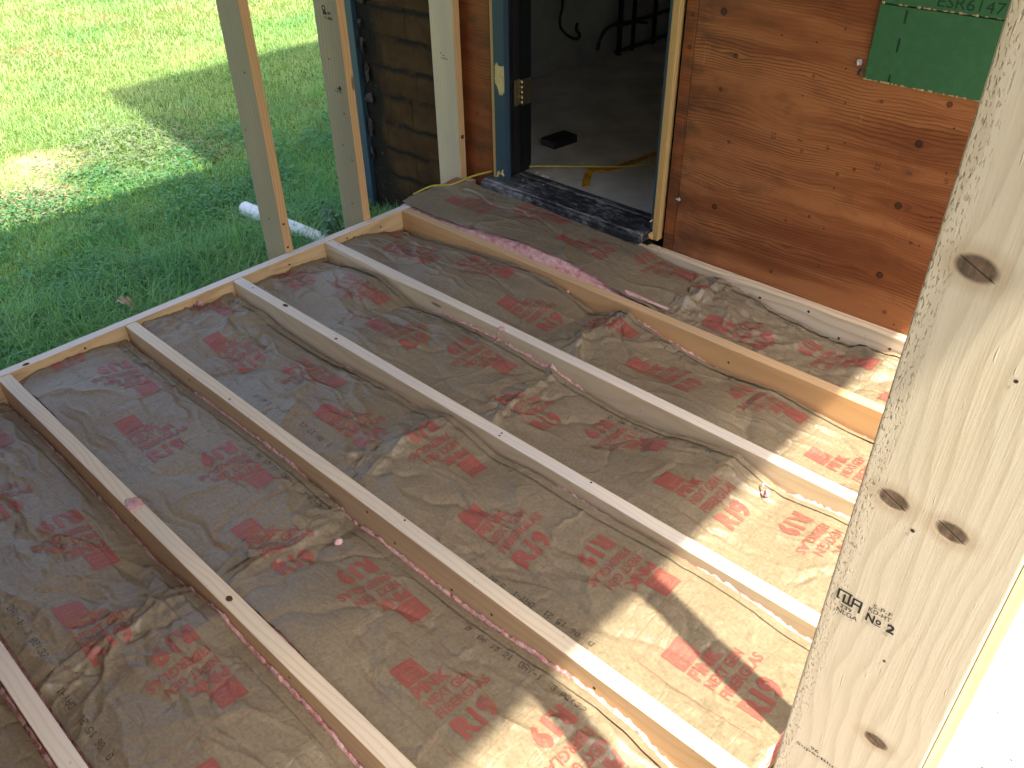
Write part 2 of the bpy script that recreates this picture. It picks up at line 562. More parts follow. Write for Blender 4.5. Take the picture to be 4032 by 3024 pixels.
def kraft_mat():
    g = NT('kraft_paper')
    p = g.pos()
    n1 = g.noise(g.scale(p, (5, 5, 5)), 1.0, 3.0, 0.6)
    n2 = g.noise(g.scale(p, (120, 120, 120)), 1.0, 3.0, 0.65)
    n3 = g.noise(g.scale(p, (430, 430, 430)), 1.0, 1.0, 0.5)
    col = g.ramp(n2, [(0.28, srgb(128, 115, 93)), (0.5, srgb(141, 128, 105)), (0.74, srgb(153, 141, 117))])
    col = g.mix(g.step(n3, 0.62, 0.74, 0.0, 0.35), col, srgb(116, 98, 68))
    t = g.ramp(n1, [(0.3, (0.90, 0.89, 0.87, 1)), (0.55, (1, 0.99, 0.98, 1)), (0.75, (1.04, 1.03, 1.0, 1))])
    col = g.mix(1.0, col, t, 'MULTIPLY')
    n5 = g.noise(g.scale(p, (14, 40, 30)), 1.0, 3.0, 0.6)
    col = g.mix(g.step(n5, 0.56, 0.70, 0.0, 0.15), col, srgb(122, 102, 74))
    cr = g.noise(g.scale(p, (9, 30, 20)), 1.0, 2.0, 0.5, 0.5)
    cr = g.m('MINIMUM', g.m('MULTIPLY', g.m('ABSOLUTE', g.m('SUBTRACT', cr, 0.5)), 9.0), 1.0)
    c2 = g.noise(g.add(g.scale(p, (26, 13, 15)), (3.1, 7.7, 1.9)), 1.0, 2.0, 0.5, 0.8)
    cr2 = g.m('MINIMUM', g.m('MULTIPLY', g.m('ABSOLUTE', g.m('SUBTRACT', c2, 0.5)), 11.0), 1.0)
    nb = g.bump(g.m('ADD', g.m('ADD', cr, cr2), g.m('MULTIPLY', n2, 0.10)), 0.24, 0.003)
    return g.done(g.bsdf(col, 0.42, 0.5, nb))


def ink_mat(name, c, fade=0.35):
    g = NT(name)
    p = g.pos()
    n1 = g.noise(g.scale(p, (160, 160, 160)), 1.0, 4.0, 0.6)
    n2 = g.noise(g.scale(p, (14, 14, 14)), 1.0, 3.0)
    col = g.mix(g.step(n1, 0.46, 0.72, 0.0, fade), c, srgb(150, 126, 98))
    col = g.mix(g.step(n2, 0.45, 0.7, 0.0, 0.35), col, srgb(150, 112, 90))
    return g.done(g.bsdf(col, 0.46, 0.45))


def simple(name, c, rough=0.7, spec=0.3, var=0.15, sc=20.0, metal=0.0, bump=0.0, bsc=80.0):
    g = NT(name)
    p = g.pos()
    n1 = g.noise(g.scale(p, (sc, sc, sc)), 1.0, 4.0, 0.6)
    d = tuple(v * (1 - var * 2) for v in c[:3]) + (1,)
    col = g.mix(g.step(n1, 0.3, 0.7), d, c)
    nr = None
    if bump:
        nr = g.bump(g.noise(g.scale(p, (bsc, bsc, bsc)), 1.0, 4.0), bump, 0.003)
    return g.done(g.bsdf(col, rough, spec, nr, metal))


def fiberglass_mat():
    g = NT('pink_fiberglass')
    p = g.pos()
    n1 = g.noise(g.scale(p, (40, 40, 40)), 1.0, 4.0, 0.6)
    n2 = g.noise(g.scale(p, (260, 260, 90)), 1.0, 3.0, 0.6)
    col = g.ramp(n1, [(0.3, srgb(176, 92, 90)), (0.45, srgb(212, 148, 144)), (0.68, srgb(232, 196, 190))])
    col = g.mix(g.step(n2, 0.45, 0.7, 0.0, 0.35), col, srgb(252, 238, 240))
    nb = g.bump(g.m('ADD', n1, g.m('MULTIPLY', n2, 0.5)), 0.9, 0.006)
    return g.done(g.bsdf(col, 0.95, 0.05, nb, sheen=0.3))


def grass_mat():
    g = NT('grass_blades')
    at = g.n('ShaderNodeVertexColor', layer_name='tint')
    d = g.n('ShaderNodeBsdfPrincipled')
    g.link(at.outputs[0], d.inputs['Base Color'])
    d.inputs['Roughness'].default_value = 0.5
    d.inputs['Specular IOR Level'].default_value = 0.3
    t = g.n('ShaderNodeBsdfTranslucent')
    c2 = g.mix(1.0, at.outputs[0], (1.15, 1.2, 0.6, 1), 'MULTIPLY')
    g.link(c2, t.inputs[0])
    mx = g.n('ShaderNodeMixShader')
    mx.inputs[0].default_value = 0.45
    g.link(d.outputs[0], mx.inputs[1]); g.link(t.outputs[0], mx.inputs[2])
    return g.done(mx.outputs[0])


def lawn_mat():
    g = NT('lawn_soil')
    p = g.pos()
    n1 = g.noise(g.scale(p, (1.1, 1.1, 1.1)), 1.0, 4.0)
    n2 = g.noise(g.scale(p, (30, 30, 30)), 1.0, 5.0, 0.7)
    col = g.ramp(n2, [(0.3, (0.05, 0.09, 0.025, 1)), (0.55, (0.13, 0.20, 0.05, 1)), (0.75, (0.22, 0.27, 0.09, 1))])
    col = g.mix(g.step(n1, 0.56, 0.68, 0.0, 0.6), col, (0.24, 0.16, 0.09, 1))
    x, y, z = g.sep(p)
    for (cx, cy, rr) in ((-2.4, -.75, .36), (-2.85, -.5, .36), (-3.4, -.95, .45)):     # bare worn earth
        ddx = g.m('SUBTRACT', x, cx); ddy = g.m('SUBTRACT', y, cy)
        dd = g.m('SQRT', g.m('ADD', g.m('MULTIPLY', ddx, ddx), g.m('MULTIPLY', ddy, ddy)))
        dd = g.m('ADD', dd, g.m('MULTIPLY', g.m('SUBTRACT', n1, 0.5), 0.5))
        col = g.mix(g.step(dd, rr * 0.5, rr, 0.9, 0.0), col, (0.46, 0.36, 0.22, 1))
    return g.done(g.bsdf(col, 0.95, 0.1, g.bump(n2, 0.6, 0.03)))


def old_sheathing_mat():
    """weathered fibre sheathing, black mould along the old siding courses and towards the corner"""
    g = NT('mouldy_sheathing')
    p = g.pos()
    x, y, z = g.sep(p)
    fib = g.noise(g.comb(g.m('MULTIPLY', x, 160.0), 0.0, g.m('MULTIPLY', z, 12.0)), 1.0, 4.0, 0.6)
    blot = g.noise(g.scale(p, (6, 6, 6)), 1.0, 5.0, 0.62)
    col = g.mix(g.step(blot, 0.3, 0.7), (0.048, 0.024, 0.010, 1), (0.092, 0.050, 0.020, 1))
    col = g.mix(g.m('MULTIPLY', g.step(fib, 0.45, 0.75), 0.45), col, (0.05, 0.028, 0.014, 1))
    zw = g.m('ADD', z, g.m('MULTIPLY', g.m('SUBTRACT', g.noise(g.comb(g.m('MULTIPLY', x, 7.0), 0.0, g.m('MULTIPLY', z, 3.0)), 1.0, 3.0), 0.5), 0.05))
    zw = g.m('ADD', zw, g.m('MULTIPLY', x, -0.03))
    fr = g.m('FRACT', g.m('DIVIDE', g.m('SUBTRACT', zw, 0.146 - 0.128 * 20 - 0.0), 0.128))
    band = g.m('MAXIMUM', g.step(fr, 0.0, 0.13, 1.0, 0.0), g.step(fr, 0.80, 1.0))
    drip = g.noise(g.comb(g.m('MULTIPLY', x, 70.0), 0.0, g.m('MULTIPLY', z, 9.0)), 1.0, 4.0, 0.65)
    patch = g.noise(g.comb(g.m('MULTIPLY', x, 5.5), 7.0, g.m('MULTIPLY', z, 7.0)), 1.0, 3.0)
    mould = g.m('MULTIPLY', band, g.step(g.m('ADD', g.m('MULTIPLY', drip, 0.5), g.m('MULTIPLY', patch, 0.7)), 0.46, 0.60))
    left = g.m('ADD', x, g.m('MULTIPLY', g.m('SUBTRACT', g.noise(g.scale(p, (14, 14, 7)), 1.0, 4.0, 0.7), 0.5), 0.30))
    mould = g.m('MAXIMUM', mould, g.step(left, -0.66, -0.56, 0.93, 0.0))
    col = g.mix(g.m('MULTIPLY', mould, 0.93), col, (0.012, 0.013, 0.012, 1))
    low = g.step(g.m('ADD', z, g.m('MULTIPLY', g.m('SUBTRACT', blot, 0.5), 0.4)), -0.22, -0.05, 0.7, 0.0)
    col = g.mix(low, col, (0.02, 0.018, 0.014, 1))
    gr = g.noise(g.scale(p, (60, 60, 30)), 1.0, 4.0, 0.7)
    col = g.mix(g.m('MULTIPLY', g.step(gr, 0.62, 0.72), g.step(x, -0.70, -0.58, 0.7, 0.05)), col, (0.24, 0.23, 0.21, 1))
    return g.done(g.bsdf(col, 0.9, 0.12, g.bump(g.m('ADD', fib, blot), 0.4, 0.003)))


def sill_mat():
    """black threshold rubbed and dusted with white mortar dust"""
    g = NT('dusty_threshold')
    p = g.pos()
    x, y, z = g.sep(p)
    n = g.noise(g.comb(g.m('MULTIPLY', x, 30.0), g.m('MULTIPLY', y, 75.0), g.m('MULTIPLY', z, 30.0)), 1.0, 6.0, 0.7)
    n2 = g.noise(g.scale(p, (5, 9, 5)), 1.0, 3.0)
    ns = g.noise(g.scale(p, (240, 240, 240)), 1.0, 2.0)
    e1 = g.m('EXPONENT', g.m('MULTIPLY', g.m('POWER', g.m('DIVIDE', g.m('SUBTRACT', y, 0.374), 0.006), 2.0), -1.0))
    e2 = g.m('EXPONENT', g.m('MULTIPLY', g.m('POWER', g.m('DIVIDE', g.m('SUBTRACT', y, 0.497), 0.008), 2.0), -1.0))
    e3 = g.m('EXPONENT', g.m('MULTIPLY', g.m('POWER', g.m('DIVIDE', g.m('SUBTRACT', y, 0.425), 0.012), 2.0), -1.0))
    dust = g.step(g.m('ADD', g.m('ADD', g.m('MULTIPLY', n, 0.80), g.m('MULTIPLY', n2, 0.42)), g.m('ADD', g.m('MULTIPLY', g.m('ADD', e1, e2), 0.12), g.m('MULTIPLY', e3, 0.02))), 0.54, 0.98)
    dust = g.m('MULTIPLY', dust, g.m('ADD', 0.55, g.m('MULTIPLY', n2, 0.6)), clamp=True)
    lefts = g.step(x, 0.14, 0.36, 0.25, 0.0)
    dust = g.m('ADD', dust, g.m('MULTIPLY', lefts, n), clamp=True)
    col = g.mix(dust, (0.012, 0.013, 0.016, 1), (0.46, 0.46, 0.45, 1))
    col = g.mix(g.step(ns, 0.72, 0.78, 0.0, 0.6), col, (0.7, 0.72, 0.74, 1))
    return g.done(g.bsdf(col, 0.55, 0.4, g.bump(n, 0.3, 0.002)))


def concrete_mat(name, a, b, sc=6.0):
    g = NT(name)
    p = g.pos()
    n1 = g.noise(g.scale(p, (sc, sc, sc)), 1.0, 6.0, 0.65)
    n2 = g.noise(g.scale(p, (140, 140, 140)), 1.0, 2.0)
    col = g.mix(g.step(n1, 0.3, 0.72), a, b)
    col = g.mix(g.step(n2, 0.66, 0.74, 0.0, 0.45), col, tuple(v * 0.35 for v in a[:3]) + (1,))
    return g.done(g.bsdf(col, 0.85, 0.2, g.bump(n1, 0.3, 0.004)))


M = {}
M['kraft'] = kraft_mat()
M['fg'] = fiberglass_mat()
M['red'] = ink_mat('red_ink', srgb(158, 88, 78), 0.36)
M['redlogo'] = ink_mat('red_logo_ink', srgb(156, 84, 75), 0.34)
M['redline'] = ink_mat('red_line_ink', srgb(150, 100, 82), 0.5)
M['pale'] = simple('logo_pale', srgb(184, 130, 110), 0.5)
M['code'] = simple('black_code_ink', (0.014, 0.013, 0.012, 1), 0.6)
M['stamp'] = simple('wood_stamp_ink', (0.035, 0.03, 0.028, 1), 0.7, var=0.4, sc=300)
M['j_white'] = pine('joist_pine_white', 'x', srgb(240, 232, 216), srgb(210, 190, 156), 62, 0.30, 0.02, fuzz=0.25)
M['j_cream'] = pine('joist_pine_cream', 'x', srgb(238, 226, 200), srgb(206, 176, 132), 70, 0.36, 0.02, fuzz=0.25)
M['j_tan'] = pine('joist_pine_tan', 'x', srgb(222, 190, 146), srgb(184, 136, 88), 56, 0.30, 0.02, fuzz=0.25)
M['f_brown_shade'] = pine('joist_face_brown_shaded', 'x', srgb(208, 180, 140), srgb(178, 142, 100), 40, 0.30, 0.03, fuzz=0.25)
M['f_cream_shade'] = pine('joist_face_cream_shaded', 'x', srgb(220, 203, 168), srgb(190, 160, 118), 36, 0.30, 0.03, fuzz=0.25)
M['f_tan_shade'] = pine('joist_face_tan_shaded', 'x', srgb(220, 178, 126), srgb(190, 140, 88), 30, 0.25, 0.03, fuzz=0.2)
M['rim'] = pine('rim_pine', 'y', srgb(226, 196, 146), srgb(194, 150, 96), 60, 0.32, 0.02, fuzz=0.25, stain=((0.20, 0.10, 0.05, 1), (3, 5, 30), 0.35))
M['rim_top_lit'] = pine('rim_top_lit_pine', 'y', srgb(240, 234, 222), srgb(212, 194, 162), 60, 0.3, 0.02, fuzz=0.25)  # paler than the rim sides: sky light put into the top's colour
M['ledger'] = pine('ledger_pine', 'x', srgb(232, 218, 188), srgb(192, 158, 112), 48, 0.55, 0.02, fuzz=0.25)
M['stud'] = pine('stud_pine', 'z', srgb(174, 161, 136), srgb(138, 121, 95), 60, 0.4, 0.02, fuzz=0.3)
M['stud_warm'] = pine('stud_pine_warm', 'z', srgb(214, 200, 170), srgb(172, 140, 100), 120, 0.5, 0.012)
M['stud_edge_lit'] = pine('stud_edge_lit_pine', 'z', srgb(222, 184, 132), srgb(190, 138, 84), 140, 0.5, 0.010)  # warm bounce light put into the colour of the narrow stud faces
M['trim'] = pine('trim_pine', 'z', srgb(240, 226, 190), srgb(226, 192, 128), 60, 0.3, 0.01, fuzz=0.2)
M['front'] = post_front_mat()
M['paint_blue'] = simple('blue_paint', (0.040, 0.080, 0.118, 1), 0.5, 0.4, 0.06, 8)
M['black'] = simple('black_paint', (0.012, 0.012, 0.014, 1), 0.45, 0.4, 0.2, 30)
M['darkjamb'] = simple('dark_bronze_jamb', (0.018, 0.015, 0.014, 1), 0.4, 0.5, 0.2, 30)
M['navy'] = simple('navy_jamb', (0.006, 0.007, 0.009, 1), 0.5, 0.4, 0.2, 20)
M['rawwood'] = pine('raw_trim_wood', 'z', srgb(206, 172, 112), srgb(150, 108, 60), 160, 0.6)
M['chip'] = simple('bare_cream_wood', srgb(226, 204, 142), 0.7, 0.2, 0.12, 60)
M['brass'] = simple('brass_hinge', (0.62, 0.52, 0.30, 1), 0.34, 0.5, 0.08, 40, 1.0)
M['sheath'] = old_sheathing_mat()
M['sill'] = sill_mat()
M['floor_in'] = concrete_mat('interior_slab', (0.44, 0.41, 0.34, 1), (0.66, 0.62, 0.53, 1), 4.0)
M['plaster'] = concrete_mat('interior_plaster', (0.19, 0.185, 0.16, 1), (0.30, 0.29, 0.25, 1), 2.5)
M['rubber'] = simple('black_rubber', (0.015, 0.014, 0.013, 1), 0.6)
M['cord'] = simple('yellow_cord', srgb(196, 178, 62), 0.5, 0.4, 0.08, 50)
M['strap'] = simple('yellow_paint_worn', srgb(222, 156, 34), 0.55, 0.4, 0.30, 45)
M['green'] = simple('green_panel', (0.045, 0.150, 0.062, 1), 0.6, 0.25, 0.06, 40, 0, 0.25, 500)
M['osb'] = simple('panel_edge', srgb(200, 176, 130), 0.85, 0.1, 0.3, 90)
M['green_ink'] = simple('green_panel_ink', (0.016, 0.055, 0.025, 1), 0.7)
M['concrete'] = concrete_mat('pale_concrete', (0.34, 0.32, 0.27, 1), (0.42, 0.40, 0.35, 1), 7.0)
M['pvc'] = simple('white_pvc', (0.78, 0.82, 0.84, 1), 0.35, 0.5, 0.03, 12)
M['grass'] = grass_mat()
M['lawn'] = lawn_mat()
M['leafdry'] = simple('dry_leaf', srgb(196, 180, 150), 0.8, 0.2, 0.25, 60)
M['nail'] = simple('nail_hole', (0.06, 0.035, 0.02, 1), 0.8)
M['knot'] = simple('knot_wood', srgb(122, 84, 52), 0.7, 0.2, 0.35, 120)
M['galv'] = simple('galvanised', (0.62, 0.62, 0.60, 1), 0.35, 0.5, 0.1, 60, 0.9)
M['white_chip'] = simple('white_debris', (0.60, 0.60, 0.58, 1), 0.85, 0.2, 0.15, 60)
M['roof'] = simple('roof_boards', (0.26, 0.21, 0.15, 1), 0.8, 0.2, 0.15, 4)
M['shingle'] = simple('roof_shingle', (0.08, 0.08, 0.08, 1), 0.9)
M['felt'] = simple('torn_felt', (0.085, 0.075, 0.07, 1), 0.9, 0.1, 0.25, 70)

# ================================================================ dimensions
S = 0.4064
T = 0.038
JY = {k: (k - 5) * S for k in range(-1, 6)}
JY[5] -= 0.013
LY0, LY1 = 0.388, 0.426          # ledger
WALL = 0.428
X_R = 2.368                      # right rim inner face
GROUND = -0.40
DEPTH = 0.184                    # joist depth

# ================================================================ ground
lv = [(-300, -300), (300, -300), (300, 300), (-300, 300)]
lawn = from_arrays('lawn', [(x, y, GROUND) for x, y in lv], [(0, 1, 2, 3)], M['lawn'])
lawn['kind'] = 'structure'
pad = box('concrete_pad', 2.43, 6.0, -4.0, 0.42, GROUND - 0.1, -0.30, M['concrete'], bevel=0.01)
pad['kind'] = 'structure'

# ================================================================ house
house = thing('house', 'house with bare brown plywood sheathing, blue trim and open dark doorway', 'house', (0.5, 0.43, GROUND))

KN = [(1.134, .853, .017, 1), (1.197, .732, .011, .9), (1.158, .619, .010, .8), (1.214, .458, .009, .8), (1.193, .22, .015, .9),
      (1.462, .717, .008, .6), (1.81, .592, .016, 1), (1.80, .401, .016, 1), (1.646, .474, .007, .8), (1.47, .489, .009, .6),
      (1.598, .446, .009, .7), (1.538, .287, .008, .8), (1.461, .25, .008, .6), (1.861, .714, .012, .9), (1.678, .685, .007, .7),
      (1.801, .168, .016, 1), (1.846, .051, .010, .7), (1.444, .054, .010, .7), (1.864, .30, .008, .7)]
PL = (srgb(174, 112, 68), srgb(134, 77, 42), srgb(78, 37, 18))
M['ply_main'] = plywood_mat('old_plywood', *PL, KN, 0.0)
M['ply_strip'] = plywood_mat('old_plywood_strip', srgb(156, 88, 46), srgb(128, 66, 32), srgb(84, 40, 18), [(0.02, 0.30, 0.012, .6)], 4.3)
M['ply_narrow'] = plywood_mat('old_plywood_narrow', srgb(158, 92, 48), srgb(132, 72, 36), srgb(84, 42, 18), [(1.025, .73, .012, .8), (1.022, .83, .01, .6)], 8.1, 0.7)

# framing core of the wall behind the sheets (dark, keeps the room closed)
box('wall_core', -0.845, 0.118, 0.444, 0.565, GROUND, 2.6, M['black'], house)
box('wall_core', 0.990, 3.6, 0.444, 0.565, GROUND, 2.6, M['black'], house)
box('wall_core', 0.118, 0.990, 0.444, 0.565, 2.08, 2.6, M['black'], house)
# plywood sheets
box('plywood_sheet', 1.043, 3.6, WALL, 0.442, -0.26, 2.44, M['ply_main'], house, 0.0012, 1)
box('plywood_sheet', 0.998, 1.0405, WALL, 0.442, -0.26, 2.44, M['ply_narrow'], house, 0.0012, 1)
box('plywood_sheet', -0.215, 0.106, WALL, 0.442, -0.26, 2.44, M['ply_strip'], house, 0.0012, 1)
box('plywood_sheet', 0.13, 0.99, WALL, 0.442, 2.12, 2.44, M['ply_strip'], house, 0.0012, 1)

# mouldy old sheathing left of the door, laid in courses
zs = [-0.40, -0.238, -0.110, 0.018, 0.146, 0.274, 0.402, 0.530, 0.658, 0.786, 0.914, 1.2, 1.6, 2.0, 2.44]
for i in range(len(zs) - 1):
    jn = (-0.408, -0.47, -0.408, -0.60, -0.408, -0.36, -0.66)[i % 7] + 0.0
    z0, z1 = zs[i], zs[i + 1] - 0.0008
    dy = 0.0009 * ((i * 5) % 3)
    for (a, b) in ((-0.742, jn - 0.0006), (jn + 0.0006, -0.2165)):
        box('sheathing_board', a, b, 0.432 - dy, 0.4435, z0, z1, M['sheath'], house, 0.0015, 1)
# torn scraps of building felt along the corner
def scrap(name, cx, cz, w, h, parent, mat, y=0.425, seed=0):
    r = random.Random(seed)
    n = 9
    pts = []
    for k in range(n):
        a = 2 * math.pi * k / n
        rr = r.uniform(0.55, 1.0)
        pts.append((cx + math.cos(a) * w * rr, y - r.uniform(0.004, 0.022), cz + math.sin(a) * h * rr))
    V = [(cx, y - 0.026, cz)] + pts
    V2 = [(v[0], v[1] + 0.002, v[2]) for v in V]
    F = [(0, 1 + k, 1 + (k + 1) % n) for k in range(n)]
    F2 = [(n + 1, n + 2 + (k + 1) % n, n + 2 + k) for k in range(n)]
    F3 = [(1 + k, n + 2 + k, n + 2 + (k + 1) % n, 1 + (k + 1) % n) for k in range(n)]
    return from_arrays(name, V + V2, F + F2 + F3, mat, parent)
for i, (cx, cz, w, h) in enumerate([(-0.69, 0.665, .035, .03), (-0.71, .46, .013, .05), (-0.695, .345, .018, .055), (-0.70, .225, .045, .03), (-0.715, .08, .016, .07), (-0.72, -.05, .012, .05), (-0.71, .56, .012, .03)]):
    scrap('felt_scrap', cx, cz, w, h, house, M['felt'], 0.4305, i)
# blue corner board
box('corner_board', -0.838, -0.7435, 0.405, 0.4435, -0.385, 2.44, M['paint_blue'], house, 0.002, 1)
box('corner_board', -0.858, -0.8395, 0.405, 0.53, -0.385, 2.44, M['paint_blue'], house, 0.002, 1)
box('unseen_side_wall', -0.852, -0.847, 0.532, 6.0, GROUND, 2.6, M['paint_blue'], house)

# green panels on the wall
def ragged_panel(name, x0, x1, z0, z1, mat, parent):
    pb = box(name, x0, x1, WALL - 0.0125, WALL - 0.0005, z0, z1, mat, parent, 0.0008, 1)
    # crumbly broken edge
    r = random.Random(int(z0 * 1000))
    bm = bmesh.new()
    x = x0
    while x < x1:
        w = r.uniform(0.003, 0.012)
        if r.random() < 0.55:
            h = r.uniform(0.0008, 0.004)
            b = box_bm(x, x + w, WALL - 0.0138, WALL - 0.004, z0 - h * 0.6, z0 + h, 0.0006, 1)
            me = bpy.data.meshes.new('t'); b.to_mesh(me); b.free(); bm.from_mesh(me); bpy.data.meshes.remove(me)
        x += w
    bm_obj('broken_edge', bm, M['osb'], pb, pb.location * 0)['kind'] = 'stuff'
    return pb
gp = ragged_panel('green_panel', 1.617, 2.30, 0.7405, 0.9405, M['green'], house)
gp2 = ragged_panel('green_panel', 1.617, 2.30, 0.944, 1.30, M['green'], house)
for (xa, za, zb) in ((1.690, 0.900, 0.938 - 0.004), (1.688, 0.825, 0.862), (1.686, 0.744, 0.765)):
    for dx in (0, 0.0034):
        box('ink_dash', xa + dx, xa + dx + 0.0026, WALL - 0.01325, WALL - 0.0129, za, zb, M['green_ink'], gp)


# ---------------------------------------------------------------- text helpers
def text_mesh(body, size, bold=0.0, sx=1.0, align='LEFT', spacing=1.0):
    """returns (verts (n,2), faces) of a filled text, baseline at 0, x to the right"""
    cu = bpy.data.curves.new('txt', 'FONT')
    cu.body = body
    cu.size = size
    cu.offset = bold * size
    cu.align_x = align
    cu.space_character = spacing
    cu.resolution_u = 3
    cu.fill_mode = 'FRONT'
    ob = bpy.data.objects.new('txt', cu)
    COL.objects.link(ob)
    dg = bpy.context.evaluated_depsgraph_get()
    me = ob.evaluated_get(dg).to_mesh()
    V = np.array([v.co[:2] for v in me.vertices]) * np.array([sx, 1.0])
    F = [tuple(p.vertices) for p in me.polygons]
    ob.evaluated_get(dg).to_mesh_clear()
    bpy.data.objects.remove(ob, do_unlink=True)
    bpy.data.curves.remove(cu)
    return V, F


def fit(V, w, h):
    lo, hi = V.min(0), V.max(0)
    return (V - lo) / (hi - lo) * np.array([w, h])


def merge2(parts):
    V, F, n = [], [], 0
    for v, f in parts:
        V.append(v); F += [tuple(i + n for i in ff) for ff in f]; n += len(v)
    return np.concatenate(V), F


def chop(V, F, step):
    """cut a flat mesh along a grid so that it can be draped"""
    bm = bmesh.new()
    vs = [bm.verts.new((v[0], v[1], 0)) for v in V]
    for f in F:
        try:
            bm.faces.new([vs[i] for i in f])
        except ValueError:
            pass
    lo, hi = V.min(0), V.max(0)
    for ax in (0, 1):
        c = lo[ax] + step
        while c < hi[ax]:
            co = [0, 0, 0]; no = [0, 0, 0]; co[ax] = c; no[ax] = 1
            bmesh.ops.bisect_plane(bm, geom=bm.verts[:] + bm.edges[:] + bm.faces[:], plane_co=co, plane_no=no)
            c += step
    bm.verts.index_update()
    V2 = np.array([v.co[:2] for v in bm.verts])
    F2 = [tuple(v.index for v in f.verts) for f in bm.faces]
    bm.free()
    return V2, F2


def wall_text(name, parts, frame, mat, parent):
    """flat lettering on a plane: frame = origin, u axis, v axis"""
    o, u, v = (np.array(a, float) for a in frame)
    V, F = merge2(parts)
    W = o + V[:, :1] * u + V[:, 1:2] * v
    return from_arrays(name, W, F, mat, parent)


def placed(body, x, y, w, h, bold=0.0, align='LEFT'):
    V, F = text_mesh(body, 1.0, bold)
    return fit(V, w, h) + np.array([x, y]), F


gt = [placed('ESR6147', 0.0, 0.0, 0.165, 0.028, 0.0)]
gt += [placed('ESR', 0.012, 0.036, 0.055, 0.008, 0.0), placed('PS2', 0.09, 0.037, 0.05, 0.008, 0.0)]
wall_text('panel_lettering', gt, ((1.765, WALL - 0.0131, 0.953), (1, 0, 0), (0, 0, 1)), M['green_ink'], gp2)
# faint numbers printed on the old plywood
for (tx, tz, tt, rot) in ((1.362, .527, '22', 1), (1.452, .527, '2', 1), (1.545, .512, '5', 0), (1.706, .512, '22', 1), (1.80, .512, '3', 1), (1.905, .50, '5', 0)):
    wall_text('faint_number', [placed(tt, 0, 0, 0.012 * len(tt), 0.014)], ((tx, WALL - 0.0006, tz), (0, 0, -1) if rot else (1, 0, 0), (1, 0, 0) if rot else (0, 0, 1)), simple('faint_ink', (0.10, 0.05, 0.03, 1)) if 'faint_ink' not in bpy.data.materials else bpy.data.materials['faint_ink'], house)
# bent screw with pale plug beside the green panel
tube('screw', spline([(1.594, WALL - 0.001, .785), (1.596, WALL - 0.012, .783), (1.600, WALL - 0.016, .776)], 8), 0.004, M['galv'], house)
scrap('plaster_plug', 1.594, .783, .011, .012, house, M['white_chip'], WALL - 0.0005, 31)
scrap('wood_splinter', 1.606, .757, .008, .022, house, M['felt'], WALL - 0.001, 32)
scrap('paint_scar', 1.046, .205, .016, .010, house, M['white_chip'], WALL + 0.018, 33)
# nail holes in the plywood
def disc(name, c, n, r, mat, parent, k=8):
    c = Vector(c); n = Vector(n).normalized()
    a = n.orthogonal().normalized(); b = n.cross(a)
    V = [tuple(c + (a * math.cos(2 * math.pi * i / k) + b * math.sin(2 * math.pi * i / k)) * r) for i in range(k)]
    return from_arrays(name, V, [tuple(range(k))], mat, parent)
for i, (nx, nz) in enumerate([(1.452, .812), (1.575, .66), (1.60, .545), (1.598, .40), (1.594, .262), (1.44, .655), (1.555, .755), (1.89, .655), (1.905, .53), (1.90, .395), (1.89, .30), (1.605, .13), (1.885, .02), (1.53, .86), (1.46, .98), (1.34, .815)]):
    disc('nail_hole', (nx, WALL - 0.0007, nz), (0, -1, 0), 0.0028, M['nail'], house)

# ---------------------------------------------------------------- doorway
fr = box('casing', 0.1425, 0.202, 0.408, 0.4385, 0.052, 2.10, M['paint_blue'], house, 0.002, 2)
box('casing_edge', 0.1225, 0.1420, 0.412, 0.4415, 0.045, 2.10, M['rawwood'], house, 0.002, 1)
# bare patch where the blue paint is torn off
bp = [(0.150, .470), (0.152, .520), (0.157, .5335), (0.160, .528), (0.164, .5385), (0.169, .527), (0.180, .5245), (0.192, .527), (0.2005, .529),
      (0.2015, .47), (0.2005, .425), (0.193, .421), (0.190, .412), (0.182, .415), (0.174, .412), (0.168, .43), (0.160, .447), (0.1515, .455)]
prism('bare_patch', bp, 'y', 0.4066, 0.4085, M['chip'], fr)
for (cx, cz, w, h) in ((0.172, .085, .005, .012), (0.196, .09, .003, .022), (0.165, .072, .004, .006)):
    scrap('bare_patch', cx, cz, w, h, fr, M['chip'], 0.4095, int(cx * 1000))
# hinge-side jamb seen in the reveal, with weatherstrip grooves
jb = box('door_jamb', 0.165, 0.1985, 0.439, 0.567, 0.062, 2.08, M['navy'], house, 0.001, 1)
for (ya, yb, dx, mt) in ((0.4405, 0.449, 0.004, 'darkjamb'), (0.4515, 0.4585, 0.006, 'black'), (0.461, 0.4665, 0.0045, 'darkjamb'), (0.4685, 0.4795, 0.003, 'darkjamb'), (0.482, 0.4955, 0.0022, 'darkjamb')):
    box('weather_strip', 0.1987, 0.1987 + dx, ya, yb, 0.075, 2.06, M[mt], jb, 0.0012, 2)
box('door_edge', 0.1987, 0.2030, 0.512, 0.5665, 0.085, 2.05, M['navy'], jb, 0.0015, 2)
hg = box('hinge', 0.2032, 0.2056, 0.5095, 0.5635, 0.352, 0.456, M['brass'], house, 0.0012, 2)
box('hinge_leaf', 0.2010, 0.2030, 0.468, 0.499, 0.357, 0.461, M['brass'], hg, 0.0008, 1)
for k in range(5):
    z0 = 0.3555 + k * 0.0205
    tube('hinge_knuckle', [(0.2085, 0.504, z0), (0.2085, 0.504, z0 + 0.0192)], 0.0058, M['brass'], hg, 10)
